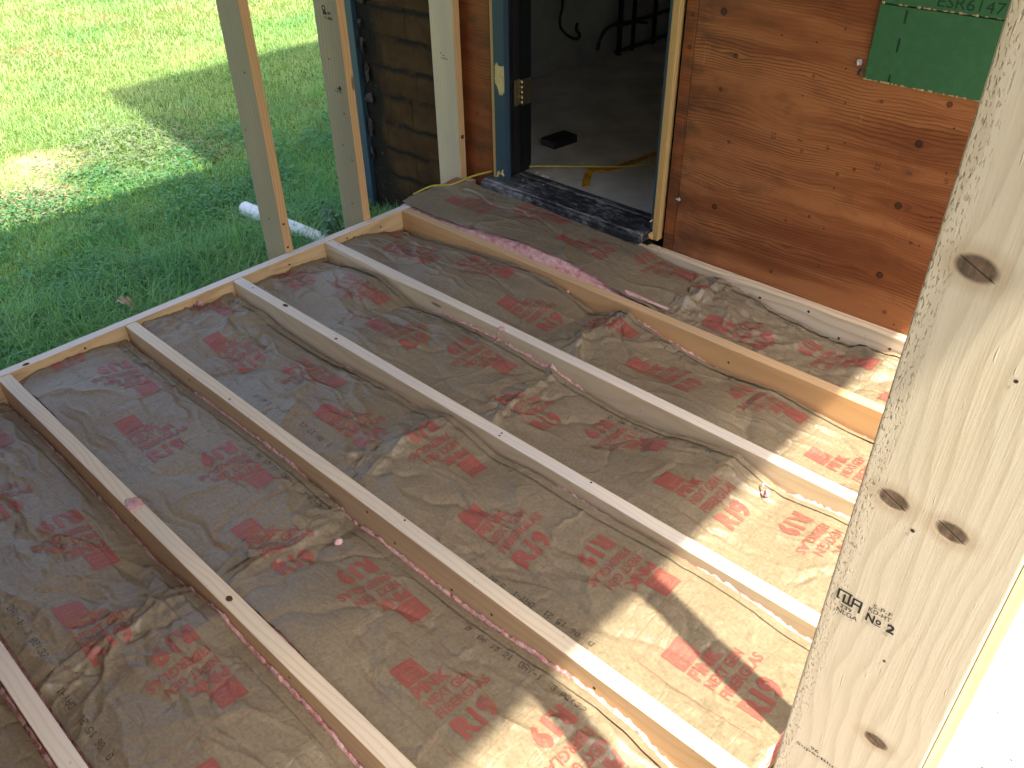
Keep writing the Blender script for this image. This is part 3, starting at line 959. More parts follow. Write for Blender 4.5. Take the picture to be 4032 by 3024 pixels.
# right side: narrow blue strip and raw wood strip
box('door_jamb', 0.9400, 0.9565, 0.420, 0.567, 0.058, 2.10, M['paint_blue'], house, 0.0015, 1)
box('casing_edge', 0.9575, 0.9845, 0.409, 0.4435, 0.026, 2.10, M['rawwood'], house, 0.003, 2)
scrap('wood_splinter', 0.951, .10, .004, .007, house, M['chip'], 0.4195, 44)
scrap('rotten_wood', 0.962, 0.046, .016, .020, house, M['rawwood'], 0.409, 45)
box('door_head', 0.2035, 0.9395, 0.42, 0.567, 2.0805, 2.12, M['paint_blue'], house)
# threshold
tp = [(0.352, 0.018), (0.3515, 0.040), (0.356, 0.0475), (0.364, 0.0490), (0.372, 0.0500), (0.376, 0.0515), (0.381, 0.0515), (0.384, 0.0507), (0.425, 0.0545), (0.432, 0.0555), (0.44, 0.056), (0.49, 0.0595), (0.494, 0.0612), (0.501, 0.0612), (0.505, 0.0603), (0.530, 0.061), (0.534, 0.050), (0.534, 0.018)]
prism('threshold', tp, 'x', 0.104, 0.9385, M['sill'], house)
box('threshold_base', 0.12, 0.95, 0.40, 0.53, -0.25, 0.0165, M['black'], house)

# interior
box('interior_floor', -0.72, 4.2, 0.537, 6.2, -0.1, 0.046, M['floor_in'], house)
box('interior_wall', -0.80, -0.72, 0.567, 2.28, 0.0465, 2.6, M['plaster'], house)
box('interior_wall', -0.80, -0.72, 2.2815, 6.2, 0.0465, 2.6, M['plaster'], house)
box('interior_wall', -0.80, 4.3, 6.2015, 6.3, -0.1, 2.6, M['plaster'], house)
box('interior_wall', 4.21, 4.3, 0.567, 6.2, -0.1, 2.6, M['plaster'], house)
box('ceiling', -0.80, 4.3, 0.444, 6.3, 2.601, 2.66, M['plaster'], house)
# exposed pipes at the far end of the room
for (py, pr) in ((2.335, 0.018), (2.475, 0.014), (2.70, 0.016)):
    tube('pipe', [(-0.66, py, 0.047), (-0.66, py, 2.6)], pr, M['rubber'], house, 10)
for pz in (0.07, 0.222, 0.40):
    tube('pipe', [(-0.655, 2.30, pz), (-0.655, 3.4, pz)], 0.013, M['rubber'], house, 8)
box('partition', 0.30, 0.36, 3.05, 3.13, 0.0465, 2.6, M['rawwood'], house)

# house roof (out of view, it casts the lawn shadow)
hr = [(-1.15, -0.185), (0.69, -0.44), (3.9, -0.44), (3.9, 6.6), (-1.15, 6.6)]
prism('roof', hr, 'z', 5.25, 5.4, M['shingle'], house)
box('upper_wall', -0.85, 3.6, 0.46, 6.2, 2.67, 5.249, M['paint_blue'], house)

# ================================================================ porch frame
porch = thing('porch_frame', 'new pine porch framing of joists, rim boards and upright studs', 'porch frame', (1.2, -0.8, -DEPTH))


def board(name, x0, x1, y0, y1, z0, z1, mat, parent, bev=0.003, wane=None):
    bm = box_bm(x0, x1, y0, y1, z0, z1, bev, 3)
    o = bm_obj(name, bm, mat, parent, Vector(((x0 + x1) / 2, (y0 + y1) / 2, z0)) - world_off(parent))
    return o


tone = {-1: 'j_white', 0: 'j_white', 1: 'j_cream', 2: 'j_cream', 3: 'j_white', 4: 'j_white', 5: 'j_tan'}
shaded_face_tone = {-1: 'f_brown_shade', 0: 'f_brown_shade', 1: 'f_brown_shade', 2: 'f_brown_shade', 3: 'f_cream_shade', 4: 'f_cream_shade', 5: 'f_tan_shade'}  # darker side tones: shade put into the colour of the joist faces
joists = {}
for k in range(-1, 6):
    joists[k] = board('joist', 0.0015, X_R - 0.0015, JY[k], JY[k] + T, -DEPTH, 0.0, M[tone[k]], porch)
    joists[k].data.materials.append(M[shaded_face_tone[k]])
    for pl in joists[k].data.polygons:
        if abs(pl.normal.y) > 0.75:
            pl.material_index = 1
rim = board('rim_joist', -T, 0.0, -2.9, 0.425, -DEPTH, 0.0005, M['rim'], porch)
rim.data.materials.append(M['rim_top_lit'])
for pl in rim.data.polygons:
    if pl.normal.z > 0.75:
        pl.material_index = 1
board('rim_joist', X_R, X_R + T, -2.9, 0.425, -DEPTH, 0.0, M['rim'], porch)
ledger = board('ledger', 0.998, X_R - 0.0015, LY0, LY1, -DEPTH, 0.0, M['ledger'], porch)
board('ledger', 0.0015, 0.110, LY0, LY1, -DEPTH, -0.02, M['ledger'], porch)
board('ledger', 0.1115, 0.9965, LY0, LY1, -DEPTH, 0.0, M['ledger'], porch)
# wane on the corner of the fourth joist: bark-stripped rounded arris
wv = []
xs = np.linspace(0.004, 0.62, 50)
for x in xs:
    d = 0.016 * (1 - smooth(np.array([x]), 0.30, 0.62)[0])
    wv += [(x, JY[4] + 0.002, 0.0006), (x, JY[4] - 0.0025, -0.004 - 0.1 * d), (x, JY[4] - 0.0015, -0.007 - 1.0 * d), (x, JY[4] + 0.003, -0.010 - 1.2 * d)]
quads_np('wane_strip', wv, grid_faces(50, 4), M['ledger'], joists[4])

# left studs (two-by-sixes on the outside of the rim)
studs = []
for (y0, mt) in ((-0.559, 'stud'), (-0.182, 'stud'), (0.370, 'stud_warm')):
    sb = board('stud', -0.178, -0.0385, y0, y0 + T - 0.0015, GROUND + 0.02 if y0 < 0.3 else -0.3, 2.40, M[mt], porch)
    sb.data.materials.append(M['stud_edge_lit'])
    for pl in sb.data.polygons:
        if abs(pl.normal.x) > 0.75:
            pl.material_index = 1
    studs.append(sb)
# right-hand wall studs
front = board('stud', 2.4065, 2.546, -1.436, -1.436 + T, -0.29, 2.40, M['front'], porch, 0.0032)
front['label'] = 'big foreground stud with knots and black grade stamp'
board('stud', 2.4065, 2.546, -1.094, -1.094 + T, -0.29, 2.40, M['stud_warm'], porch)
board('stud', 2.4065, 2.546, 0.37, 0.37 + T, -0.29, 2.40, M['stud_warm'], porch)
board('trim_board', 2.5468, 2.5585, -1.428, -1.404, -0.29, 2.40, M['trim'], porch, 0.0015)
# header and roof deck overhead (out of view; they shade the floor)
board('header', 2.4065, 2.546, -3.4, 0.42, 2.4015, 2.55, M['roof'], porch)
board('header', -0.178, -0.0385, -3.4, 0.42, 2.4015, 2.55, M['roof'], porch)
prism('porch_roof', [(-0.655, 2.4), (1.2, 2.95), (3.075, 2.4), (3.075, 2.43), (1.2, 3.0), (-0.655, 2.43)], 'y', -3.6, 0.43, M['roof'], porch)
board('beam', -0.13, 2.5, -3.4, -3.3, 2.4015, 2.55, M['roof'], porch)

box('unseen_side_wall', -0.20, -0.181, -2.56, -1.80, -0.35, 2.40, M['ply_strip'], porch)  # added panel out of view, blocks light to darken the near-left bays
box('front_wall', -0.03, 2.40, -2.56, -2.53, -0.18, 2.40, M['ply_strip'], porch)
# knots on joist tops
def flat_knot(o, x, y, rx, ry, z=0.0009):
    k = 14
    r = random.Random(int(x * 1e4))
    V = [(x, y, z)] + [(x + math.cos(2 * math.pi * i / k) * rx * r.uniform(.85, 1.1), y + math.sin(2 * math.pi * i / k) * ry * r.uniform(.85, 1.1), z) for i in range(k)]
    from_arrays('knot', V, [(0, 1 + i, 1 + (i + 1) % k) for i in range(k)], M['knot'], o)
flat_knot(rim, -0.012, -1.535, 0.008, 0.011)
flat_knot(joists[3], 0.29, JY[3] + 0.026, 0.012, 0.008)
flat_knot(joists[1], 1.266, JY[1] + 0.018, 0.010, 0.007)
flat_knot(joists[3], 0.59, JY[3] + 0.012, 0.006, 0.005)
for (k, x, dy) in ((3, 0.10, .02), (3, 1.315, .022), (3, 1.318, .010), (3, 1.62, .03), (2, 1.37, .03), (4, 0.06, .025), (2, 0.62, .012)):
    disc('nail_hole', (x, JY[k] + dy, 0.0009), (0, 0, 1), 0.0032, M['nail'], joists[k])
for (k, x, z) in ((2, .40, -.030), (2, 1.26, -.022), (2, 1.36, -.062), (2, 1.56, -.075), (2, 1.69, -.055), (1, 1.51, -.03), (1, .86, -.02), (5, 1.56, -.05), (2, 1.98, -.04)):
    disc('nail_hole', (x, JY[k] - 0.0006, z), (0, -1, 0), 0.0042, M['nail'], joists[k])
flat = []
for (y, z) in ((-0.575, -0.028), (-0.567, -0.055), (-0.13, -0.032), (-0.975, -0.03), (-1.36, -0.02), (-0.30, -0.02)):
    disc('nail_hole', (0.0006, y, z), (1, 0, 0), 0.0042, M['nail'], rim)
for (x, z) in ((1.44, -.035), (1.62, -.02), (1.30, -.06), (1.905, -.045), (1.74, -.075), (1.98, -.02)):
    disc('nail_hole', (x, LY0 - 0.0006, z), (0, -1, 0), 0.005, M['knot'] if z < -.04 else M['nail'], ledger)

# grade stamps
def stud_text(name, parts, x, y, z, parent, tilt=0.0):
    c, s = math.cos(tilt), math.sin(tilt)
    return wall_text(name, parts, ((x, y, z), (c, 0, s), (-s, 0, c)), M['stamp'], parent)
# emblem on the big stud: linked block letters
def bar(x0, x1, y0, y1):
    return np.array([(x0, y0), (x1, y0), (x1, y1), (x0, y1)], float), [(0, 1, 2, 3)]
e = 0.0021
em = [bar(0, e, 0.004, .018), bar(e, .0145, .018 - e, .018), bar(.0065, .0065 + e, .004, .0135), bar(.0115, .0115 + e, .004, .018 - e), bar(.0065, .0175, .0018, .004), bar(.0155, .0155 + e, .004, .0155),
      bar(.0155 + e, .0255, .0155 - e, .0155), bar(.0235, .0235 + e, -.001, .0155 - e), bar(.0155 + e, .0235, .007, .007 + e), bar(e, .0035, .004, .004 + e)]
stud_text('grade_stamp', em, 2.4165, -1.4367, 0.7785, front)
stud_text('grade_stamp', [placed('239', 0, 0, .012, .0052), placed('NLGA', -.002, -.0075, .0215, .0062)], 2.4225, -1.4367, 0.7725, front)
stud_text('grade_stamp', [placed('S-P-F', .003, .0205, .0185, .0052), placed('KD-HT', .0, .0135, .022, .0055), placed('N', 0, 0, .0082, .0112, .03), placed('o', .0095, .0025, .0055, .0062, .03), bar(.009, .0155, .0002, .0012), placed('2', .0205, 0, .0078, .0115, .04)], 2.4485, -1.4367, 0.7745, front)
stud_text('grade_stamp', [placed('96', .016, .0085, .010, .005), placed('SuperBlue', 0, 0, .052, .0062)], 2.424, -1.4367, 0.527, front)
disc('nail_hole', (2.4605, -1.4368, 0.907), (0, -1, 0), 0.0021, M['nail'], front)
disc('nail_hole', (2.4905, -1.4368, 1.085), (0, -1, 0), 0.0018, M['nail'], front)
disc('nail_hole', (2.478, -1.4368, 0.735), (0, -1, 0), 0.0016, M['knot'], front)
for (sx_, sz_, t1) in ((-0.122, .775, 0), (-0.102, .508, 1)):
    if t1 == 0:
        pp = [placed('MA', 0, 0.0, .022, .013, .05), placed('SPF', .026, .004, .018, .008, .03), placed('NLGA', .002, -.013, .02, .007), placed('No2', .026, -.014, .024, .011, .03)]
        k = 16
        pp.append((np.array([(.006 + .011 * math.cos(2 * math.pi * i / k), .022 + .010 * math.sin(2 * math.pi * i / k)) for i in range(k)] + [(.006 + .0065 * math.cos(2 * math.pi * i / k), .022 + .006 * math.sin(2 * math.pi * i / k)) for i in range(k)]), [(i, (i + 1) % k, k + (i + 1) % k, k + i) for i in range(k)]))
    else:
        pp = [placed('96', .002, .008, .014, .007, .02), placed('SuperBlue', -.012, -.003, .042, .007, .02)]
        k = 12
        pp.append((np.array([(.022 + .008 * math.cos(2 * math.pi * i / k), .014 + .009 * math.sin(2 * math.pi * i / k)) for i in range(k)]), [tuple(range(k))]))
    stud_text('grade_stamp', pp, sx_, -0.1827, sz_, studs[1])
stud_text('grade_stamp', [placed('96', .010, .009, .012, .006, .03), placed('SuperBlue', 0, -.003, .040, .006, .02), bar(-.001, .004, .016, .022)], -0.122, 0.3693, 0.515, studs[2])
for (x, z) in ((-0.075, .43), (-0.11, .30), (-0.062, .25), (-0.10, .06), (-0.125, .62)):
    disc('nail_hole', (x, -0.1827, z), (0, -1, 0), 0.0042, M['knot'], studs[1])
for (x, z) in ((-0.11, .12), (-0.08, .66), (-0.15, .45)):
    disc('nail_hole', (x, -0.5597, z), (0, -1, 0), 0.0042, M['knot'], studs[0])
for (z,) in ((.115,), (.02,)):
    disc('nail_hole', (-0.0378, -0.545, z), (1, 0, 0), 0.005, M['knot'], studs[0])
disc('nail_hole', (-0.0378, 0.39, .195), (1, 0, 0), 0.010, M['knot'], studs[2])

# ================================================================ insulation batts
# printed block: logo, PINK, NEXT GEN, FIBERGLAS, R19  (text frame: X reading direction, Y up)
def logo_parts():
    lines = []
    k = 22
    c, r0, r1 = (.034, .024), .0225, .0215
    lines.append((np.array([(c[0] + r * math.cos(2 * math.pi * i / k), c[1] + r * math.sin(2 * math.pi * i / k)) for r in (r0, r1) for i in range(k)]), [(i, (i + 1) % k, k + (i + 1) % k, k + i) for i in range(k)]))
    lines.append(placed('OWENS', .018, .025, .034, .0085)); lines.append(placed('CORNING', .014, .0135, .042, .0085))
    lines.append(bar(.004, .05, .050, .0512))
    return merge2(lines)
def square():
    return np.array([(0, 0), (.06, 0), (.06, .06), (0, .06)], float), [(0, 1, 2, 3)]
TXT = [placed('PINK', 0, -.036, .090, .031, .045), placed('NEXT GEN', 0, -.069, .119, .0245, .028), placed('FIBERGLAS', 0, -.1035, .140, .0245, .028), placed('R19', 0, -.177, .100, .058, .05)]
A_txt = chop(*merge2(TXT), 0.0062)
A_sq = chop(*square(), 0.005)
A_ln = chop(*logo_parts(), 0.008)

# 5x7 dot-matrix glyphs
DOT = {'0': '01110 10001 10011 10101 11001 10001 01110', '1': '00100 01100 00100 00100 00100 00100 01110', '2': '01110 10001 00001 00110 01000 10000 11111',
       '3': '01110 10001 00001 00110 00001 10001 01110', '5': '11111 10000 11110 00001 00001 10001 01110', '6': '00110 01000 10000 11110 10001 10001 01110',
       'D': '11110 10001 10001 10001 10001 10001 11110', 'A': '01110 10001 10001 11111 10001 10001 10001', 'Y': '10001 10001 01010 00100 00100 00100 00100',
       '-': '00000 00000 00000 11111 00000 00000 00000', ':': '00000 00100 00100 00000 00100 00100 00000', ' ': '00000 00000 00000 00000 00000 00000 00000'}
def dot_text(s, pitch=0.0023):
    V, F = [], []
    for ci, ch in enumerate(s):
        rows = DOT[ch].split()
        for r, row in enumerate(rows):
            for c, b in enumerate(row):
                if b == '1':
                    x = (ci * 6.1 + c) * pitch; y = (6 - r) * pitch
                    n = len(V); d = pitch * 0.40
                    V += [(x - d, y - d), (x + d, y - d), (x + d, y + d), (x - d, y + d)]
                    F.append((n, n + 1, n + 2, n + 3))
    return np.array(V), F
CODE_A = dot_text('D  06 15 21', 0.0021)
CODE_B = dot_text('DAY-1  3 02:32', 0.0021)


def smooth_rand(x, seed, amp, freq):
    return amp * perlin(x * freq, np.full_like(np.asarray(x, float), seed * 3.7), seed)


class Batt:
    def __init__(self, name, label, x0, x1, y0, y1, far, near, phase, seed, crumple=1.0, seam_end=None, hump=0.0, codes=(), code_edge='far', print_y=0.0, bulge=0.012, rim_crumple=0.0, custom=None, flange=True, inset=None, fringe=()):
        self.x0, self.x1, self.y0, self.y1 = x0, x1, y0, y1
        self.far, self.near, self.seed = far, near, seed
        self.cr, self.seam_end, self.hump, self.bulge = crumple, seam_end, hump, bulge
        self.rimc = rim_crumple
        self.custom = custom
        self.inset = inset
        self.fringe = fringe
        g = np.random.default_rng(seed * 11 + 1)
        cs = []
        W = y1 - y0
        for _ in range(int(15 * crumple)):          # long folds running with the batt
            a = g.normal(0, 0.10); L = g.uniform(0.08, 0.36)
            cs.append((g.uniform(x0, x1), g.uniform(y0 + .03, y1 - .03), math.cos(a), math.sin(a), L, g.choice([-1, 1]) * g.uniform(.002, .0085), g.uniform(.004, .011)))
        for _ in range(int(5 * crumple)):          # slack sags across the bay
            a = g.uniform(.25, 1.1) * g.choice([-1, 1]); L = g.uniform(0.08, 0.2)
            cs.append((g.uniform(x0, x1), g.uniform(y0 + .06, y1 - .06), math.cos(a), math.sin(a), L, g.choice([-1, 1]) * g.uniform(.006, .012), g.uniform(.010, .024)))
        for _ in range(int(34 * crumple)):         # short cross wrinkles
            a = g.uniform(0, math.pi); L = g.uniform(0.02, 0.09)
            cs.append((g.uniform(x0, x1), g.uniform(y0 + .02, y1 - .02), math.cos(a), math.sin(a), L, g.choice([-1, 1]) * g.uniform(.0015, .0055), g.uniform(.003, .007)))
        if seam_end is not None:
            xe = x1 if seam_end == 'right' else x0
            sg = -1 if seam_end == 'right' else 1
            for _ in range(int((12 if seam_end == 'left' else 6) * crumple)):
                a = math.pi / 2 + g.normal(0, 0.5); L = g.uniform(0.04, 0.16)
                cs.append((xe + sg * abs(g.normal(0, .065)), g.uniform(y0, y1), math.cos(a), math.sin(a), L, g.choice([-1, 1]) * g.uniform(.002, .0085), g.uniform(.003, .008)))
        for _ in range(int(24 * rim_crumple)):
            a = g.uniform(0, math.pi); L = g.uniform(0.015, 0.07)
            cs.append((x0 + abs(g.normal(0, .09)), g.uniform(y0, y1), math.cos(a), math.sin(a), L, g.choice([-1, 1, 1]) * g.uniform(.002, .010), g.uniform(.004, .012)))
        self.creases = cs
        self.root = thing(name, label, 'insulation', ((x0 + x1) / 2, (y0 + y1) / 2, -0.16), 'paper-faced insulation batts between the joists')
        self.build()
        if flange:
            self.build_flange()
        self.print(phase, print_y)
        self.codes(codes, code_edge)

    def h(self, x, y):
        x = np.asarray(x, float); y = np.asarray(y, float)
        t = np.clip((y - self.y0) / (self.y1 - self.y0), 0, 1)
        s = self.seed
        hf = np.interp(x, *zip(*self.far)); hn = np.interp(x, *zip(*self.near))
        base = hn + (hf - hn) * smooth(t, 0, 1)
        b = self.bulge * np.sin(np.pi * t) ** 0.7
        # broad billows, long folds along the batt, diagonal wrinkles
        z = base + b - 0.006
        ef = np.sin(np.pi * np.clip(t, 0.0, 1)) ** 0.5 * 0.8 + 0.2
        z = z + ef * (0.0110 * perlin(x * 2.8, y * 3.8, s) + 0.0026 * perlin(x * 8, y * 9, s + 1))
        z = z + 0.0008 * perlin(x * 30, y * 34, s + 5)
        for (cx, cy, ca, sa, ln, am, wd) in self.creases:
            u = (x - cx) * ca + (y - cy) * sa
            v = -(x - cx) * sa + (y - cy) * ca + 0.05 * ln * np.sin(u * 7 / ln + cx * 31)
            z = z + am * np.exp(-np.abs(v) / wd) * np.exp(-(u / ln) ** 4)
        if self.seam_end is not None:
            xe = self.x1 if self.seam_end == 'right' else self.x0
            d = np.abs(x - xe + 0.02 * perlin(y * 9, y * 0 + s, s))
            k = np.exp(-(d / 0.07) ** 2)
            z = z + k * self.hump * (0.5 + 0.6 * np.sin(np.pi * t)) + np.exp(-(d / 0.10) ** 2) * self.facets(x, y, 0.95)
            if self.hump > 0:
                z = z + 0.012 * np.exp(-np.abs(d - 0.045) / 0.012) * np.sin(np.pi * t) ** 0.5
                z = z - 0.010 * np.exp(-(d / 0.014) ** 2)
        z = z + 0.07 * self.facets(x, y, 1.0)
        if self.rimc > 0.2:
            z = z + self.rimc * np.exp(-(np.maximum(x - self.x0, 0) / 0.13) ** 2) * smooth(x - self.x0, -0.005, 0.05) * self.facets(x, y, 1.5) + self.rimc * 0.012 * perlin(y * 11, x * 6, self.seed + 3) * np.exp(-(np.maximum(x - self.x0, 0) / 0.1) ** 2)
        if self.seed == 66:
            z = z + 0.5 * self.facets(x, y, 1.0) * smooth(0.75 - np.abs(x - 1.55), 0.0, 0.5)
        if self.custom is not None:
            z = self.custom(self, x, y, t, z)
        return z

    def facets(self, x, y, amp):
        """crushed-paper relief: folded planes meeting in sharp ridges"""
        g = np.random.default_rng(self.seed * 5 + 2)
        w = 0.35 * perlin(x * 6, y * 6, self.seed + 50)
        z = 0
        for i in range(4):
            a = g.uniform(0, math.pi) if i else math.pi * 0.5 + g.normal(0, .3)
            f = g.uniform(6, 12) if i < 2 else g.uniform(15, 26)
            q = (x * math.cos(a) + y * math.sin(a)) * f + g.uniform(0, 1) + w * (1.2 if i < 2 else 2.0)
            tri = np.abs(q - np.floor(q) - 0.5) * 4 - 1
            z = z + tri * (0.0042 if i < 2 else 0.0020)
        return amp * z

    def build(self):
        st = 0.0042
        ya, yb = self.y0 + 0.004, self.y1 - (0.012)
        nx = int((self.x1 - self.x0) / st); ny = int((yb - ya) / st)
        gx, gy = np.meshgrid(np.linspace(self.x0, self.x1, nx), np.linspace(ya, yb, ny), indexing='ij')
        # ragged ends and slightly wavy long edges
        e = np.linspace(0, 1, nx)[:, None]
        rag0 = 0.010 * perlin(gy * 14, gy * 0 + 3, self.seed) + 0.006 * perlin(gy * 40, gy * 0 + 5, self.seed)
        gx = gx + rag0 * (1 - smooth(e, 0, 0.10)) + rag0[:, ::-1] * smooth(e, 0.9, 1.0)
        yy = np.linspace(0, 1, ny)[None, :]
        gy = gy + (0.006 + 0.006 * perlin(gx * 5, gx * 0 + 8, self.seed)) * (1 - smooth(yy, 0, 0.12)) * 0.6
        if self.inset is not None:
            gy = gy + self.inset(gx) * (1 - smooth(yy, 0, 0.35))
        z = self.h(gx, gy)
        if self.inset is not None:
            z = z + 0.006 * (self.inset(gx) / 0.013) * (1 - smooth(yy, 0, 0.30))
        V = np.stack([gx, gy, z], -1).reshape(-1, 3)
        self.face = quads_np('kraft_facing', V, grid_faces(nx, ny), M['kraft'], self.root)
        # glass-wool body, fluffy along its edges
        sx = int((self.x1 - self.x0) / 0.0045)
        ty = np.concatenate([np.linspace(0, 0.10, 9), np.linspace(0.14, 0.86, 14), np.linspace(0.90, 1.0, 9)])
        bx, bt = np.meshgrid(np.linspace(self.x0 + 0.004, self.x1 - 0.004, sx), ty, indexing='ij')
        by = self.y0 + 0.0012 + bt * (self.y1 - self.y0 - 0.0024)
        ed = smooth(bt, 0.955, 1.0)
        fr_ = np.zeros_like(bx)
        for (fa, fb_, fs) in self.fringe:
            fr_ = np.maximum(fr_, fs * smooth(bx, fa - 0.06, fa + 0.06) * (1 - smooth(bx, fb_ - 0.06, fb_ + 0.06)))
        fl = -1.2 + 2.4 * fr_ + 0.5 * perlin(bx * 9, bt * 2 + 4, self.seed + 20) + 1.1 * perlin(bx * 45, bt * 30, self.seed + 21) + 0.8 * perlin(bx * 110, bt * 60, self.seed + 23)
        bz = self.h(bx, by) - 0.012 + ed * (0.0085 + 0.0075 * fl) - (1 - ed) * 0.004
        top = np.stack([bx, by, bz], -1).reshape(-1, 3)
        nyb = len(ty)
        V = [top]; F = [grid_faces(sx, nyb)]
        n0 = len(top)
        ring = np.concatenate([np.arange(sx) * nyb, (sx - 1) * nyb + np.arange(1, nyb), (np.arange(sx - 2, -1, -1)) * nyb + nyb - 1, np.arange(nyb - 2, 0, -1)])
        low = top[ring].copy(); low[:, 2] = -0.165
        V.append(low)
        r = len(ring); i = np.arange(r); j = (i + 1) % r
        F.append(np.stack([ring[i], n0 + i, n0 + j, ring[j]], -1))
        self.body = quads_np('fiberglass', np.concatenate(V), np.concatenate(F), M['fg'], self.root)

    def build_flange(self):
        """stapling tab: a folded strip that lifts a little off the sheet beside the far joist"""
        n = int((self.x1 - self.x0) / 0.008)
        x = np.linspace(self.x0 + 0.02, self.x1 - 0.02, n)
        lift = 0.0022 + 0.010 * np.maximum(0, perlin(x * 2.3, x * 0 + 2, self.seed + 30) + 0.05)
        wdt = 0.034 + 0.007 * perlin(x * 1.9, x * 0 + 6, self.seed + 32)
        rows = []
        for q in np.linspace(0, 1, 6):
            y = self.y1 - wdt + q * (wdt - 0.0105 - 0.002 * perlin(x * 30, x * 0, self.seed + 34))
            z = self.h(x, y) + lift * (1 - q) ** 0.8 + 0.0014
            rows.append(np.stack([x, y, z], -1))
        V = np.stack(rows, 1).reshape(-1, 3)
        quads_np('stapling_flange', V, grid_faces(n, 6), M['kraft'], self.face)

    def drape(self, name, V2, F, ox, oy, rot, mat, lift=0.0009):
        """text frame X -> +y, Y -> -x ; rot=1 turns it half a turn.  One mesh per call"""
        sgn = -1.0 if rot else 1.0
        wx = ox - sgn * V2[:, 1]
        wy = oy + sgn * V2[:, 0]
        return wx, wy

    def clipf(self, wx, wy, F):
        ok = (wx > self.x0 + 0.004) & (wx < self.x1 - 0.004) & (wy > self.y0 + 0.006) & (wy < self.y1 - 0.012)
        return [f for f in F if all(ok[i] for i in f)]

    def emit(self, name, batches, mat, lift):
        V, F, n = [], [], 0
        for wx, wy, f in batches:
            f = self.clipf(wx, wy, f)
            if not f:
                continue
            V.append(np.stack([wx, wy, self.h(wx, wy) + lift], -1))
            F += [tuple(i + n for i in q) for q in f]
            n += len(wx)
        if not F:
            return
        V = np.concatenate(V)
        used = sorted({i for f in F for i in f})
        mp = {u: k for k, u in enumerate(used)}
        o = from_arrays(name, V[used], [tuple(mp[i] for i in f) for f in F], mat, self.face, True)
        if name in ('red_rule', 'date_code'):
            o['kind'] = 'stuff'

    def print(self, phase, py):
        yc = self.y0 + 0.204 + py        # half-turn centre of the print
        txt, sq, ln, rd = [], [], [], []
        start = phase
        while start > self.x0 - 0.7:
            start -= 0.61
        while start < self.x1:
            for rot in (0, 1):
                ox = start + (0.034 if rot == 0 else 0.451)
                oy = yc + (-0.093 if rot == 0 else 0.093)
                for src, dst in ((A_txt, txt), (A_sq, sq), (A_ln, ln)):
                    wx, wy = self.drape('', src[0], src[1], ox, oy, rot, None)
                    dst.append((wx, wy, src[1]))

            # thin frame lines of the printed repeat
            for (xa, xb, ya, yb) in ((start - 0.055, start - 0.0538, -0.135, 0.10), (start - 0.090, start - 0.0888, -0.10, 0.135), (start + 0.2475, start + 0.2485, -0.12, 0.13),
                                     (start - 0.055, start + 0.22, -0.136, -0.1348), (start + 0.25, start + 0.52, 0.1348, 0.136)):
                n = max(2, int(max(xb - xa, yb - ya) / 0.006))
                if xb - xa > yb - ya:
                    u = np.linspace(xa, xb, n); P = np.concatenate([np.stack([u, np.full(n, ya)], -1), np.stack([u, np.full(n, yb)], -1)])
                else:
                    u = np.linspace(ya, yb, n); P = np.concatenate([np.stack([np.full(n, xa), u], -1), np.stack([np.full(n, xb), u], -1)])
                rd.append((P[:, 0], P[:, 1] + yc, [(i, i + 1, n + i + 1, n + i) for i in range(n - 1)]))
            start += 0.61
        for a in txt:
            self.emit('red_lettering', [a], M['red'], 0.0017)
        for a in sq:
            self.emit('red_logo', [a], M['redlogo'], 0.0016)
        for a in ln:
            self.emit('logo_lines', [a], M['pale'], 0.0021)
        self.emit('red_rule', rd, M['redline'], 0.0013)

    def codes(self, lst, edge):
        out = []
        for (x, which, rot, dy) in lst:
            V, F = (CODE_A, CODE_B)[which]
            y = (self.y1 - 0.055) if edge == 'far' else (self.y0 + 0.045)
            y += dy
            if rot:
                wx = x - V[:, 0]; wy = y - V[:, 1]
            else:
                wx = x + V[:, 0]; wy = y + V[:, 1]
            out.append((wx, wy, F))
        if out:
            self.emit('date_code', out, M['code'], 0.0018)


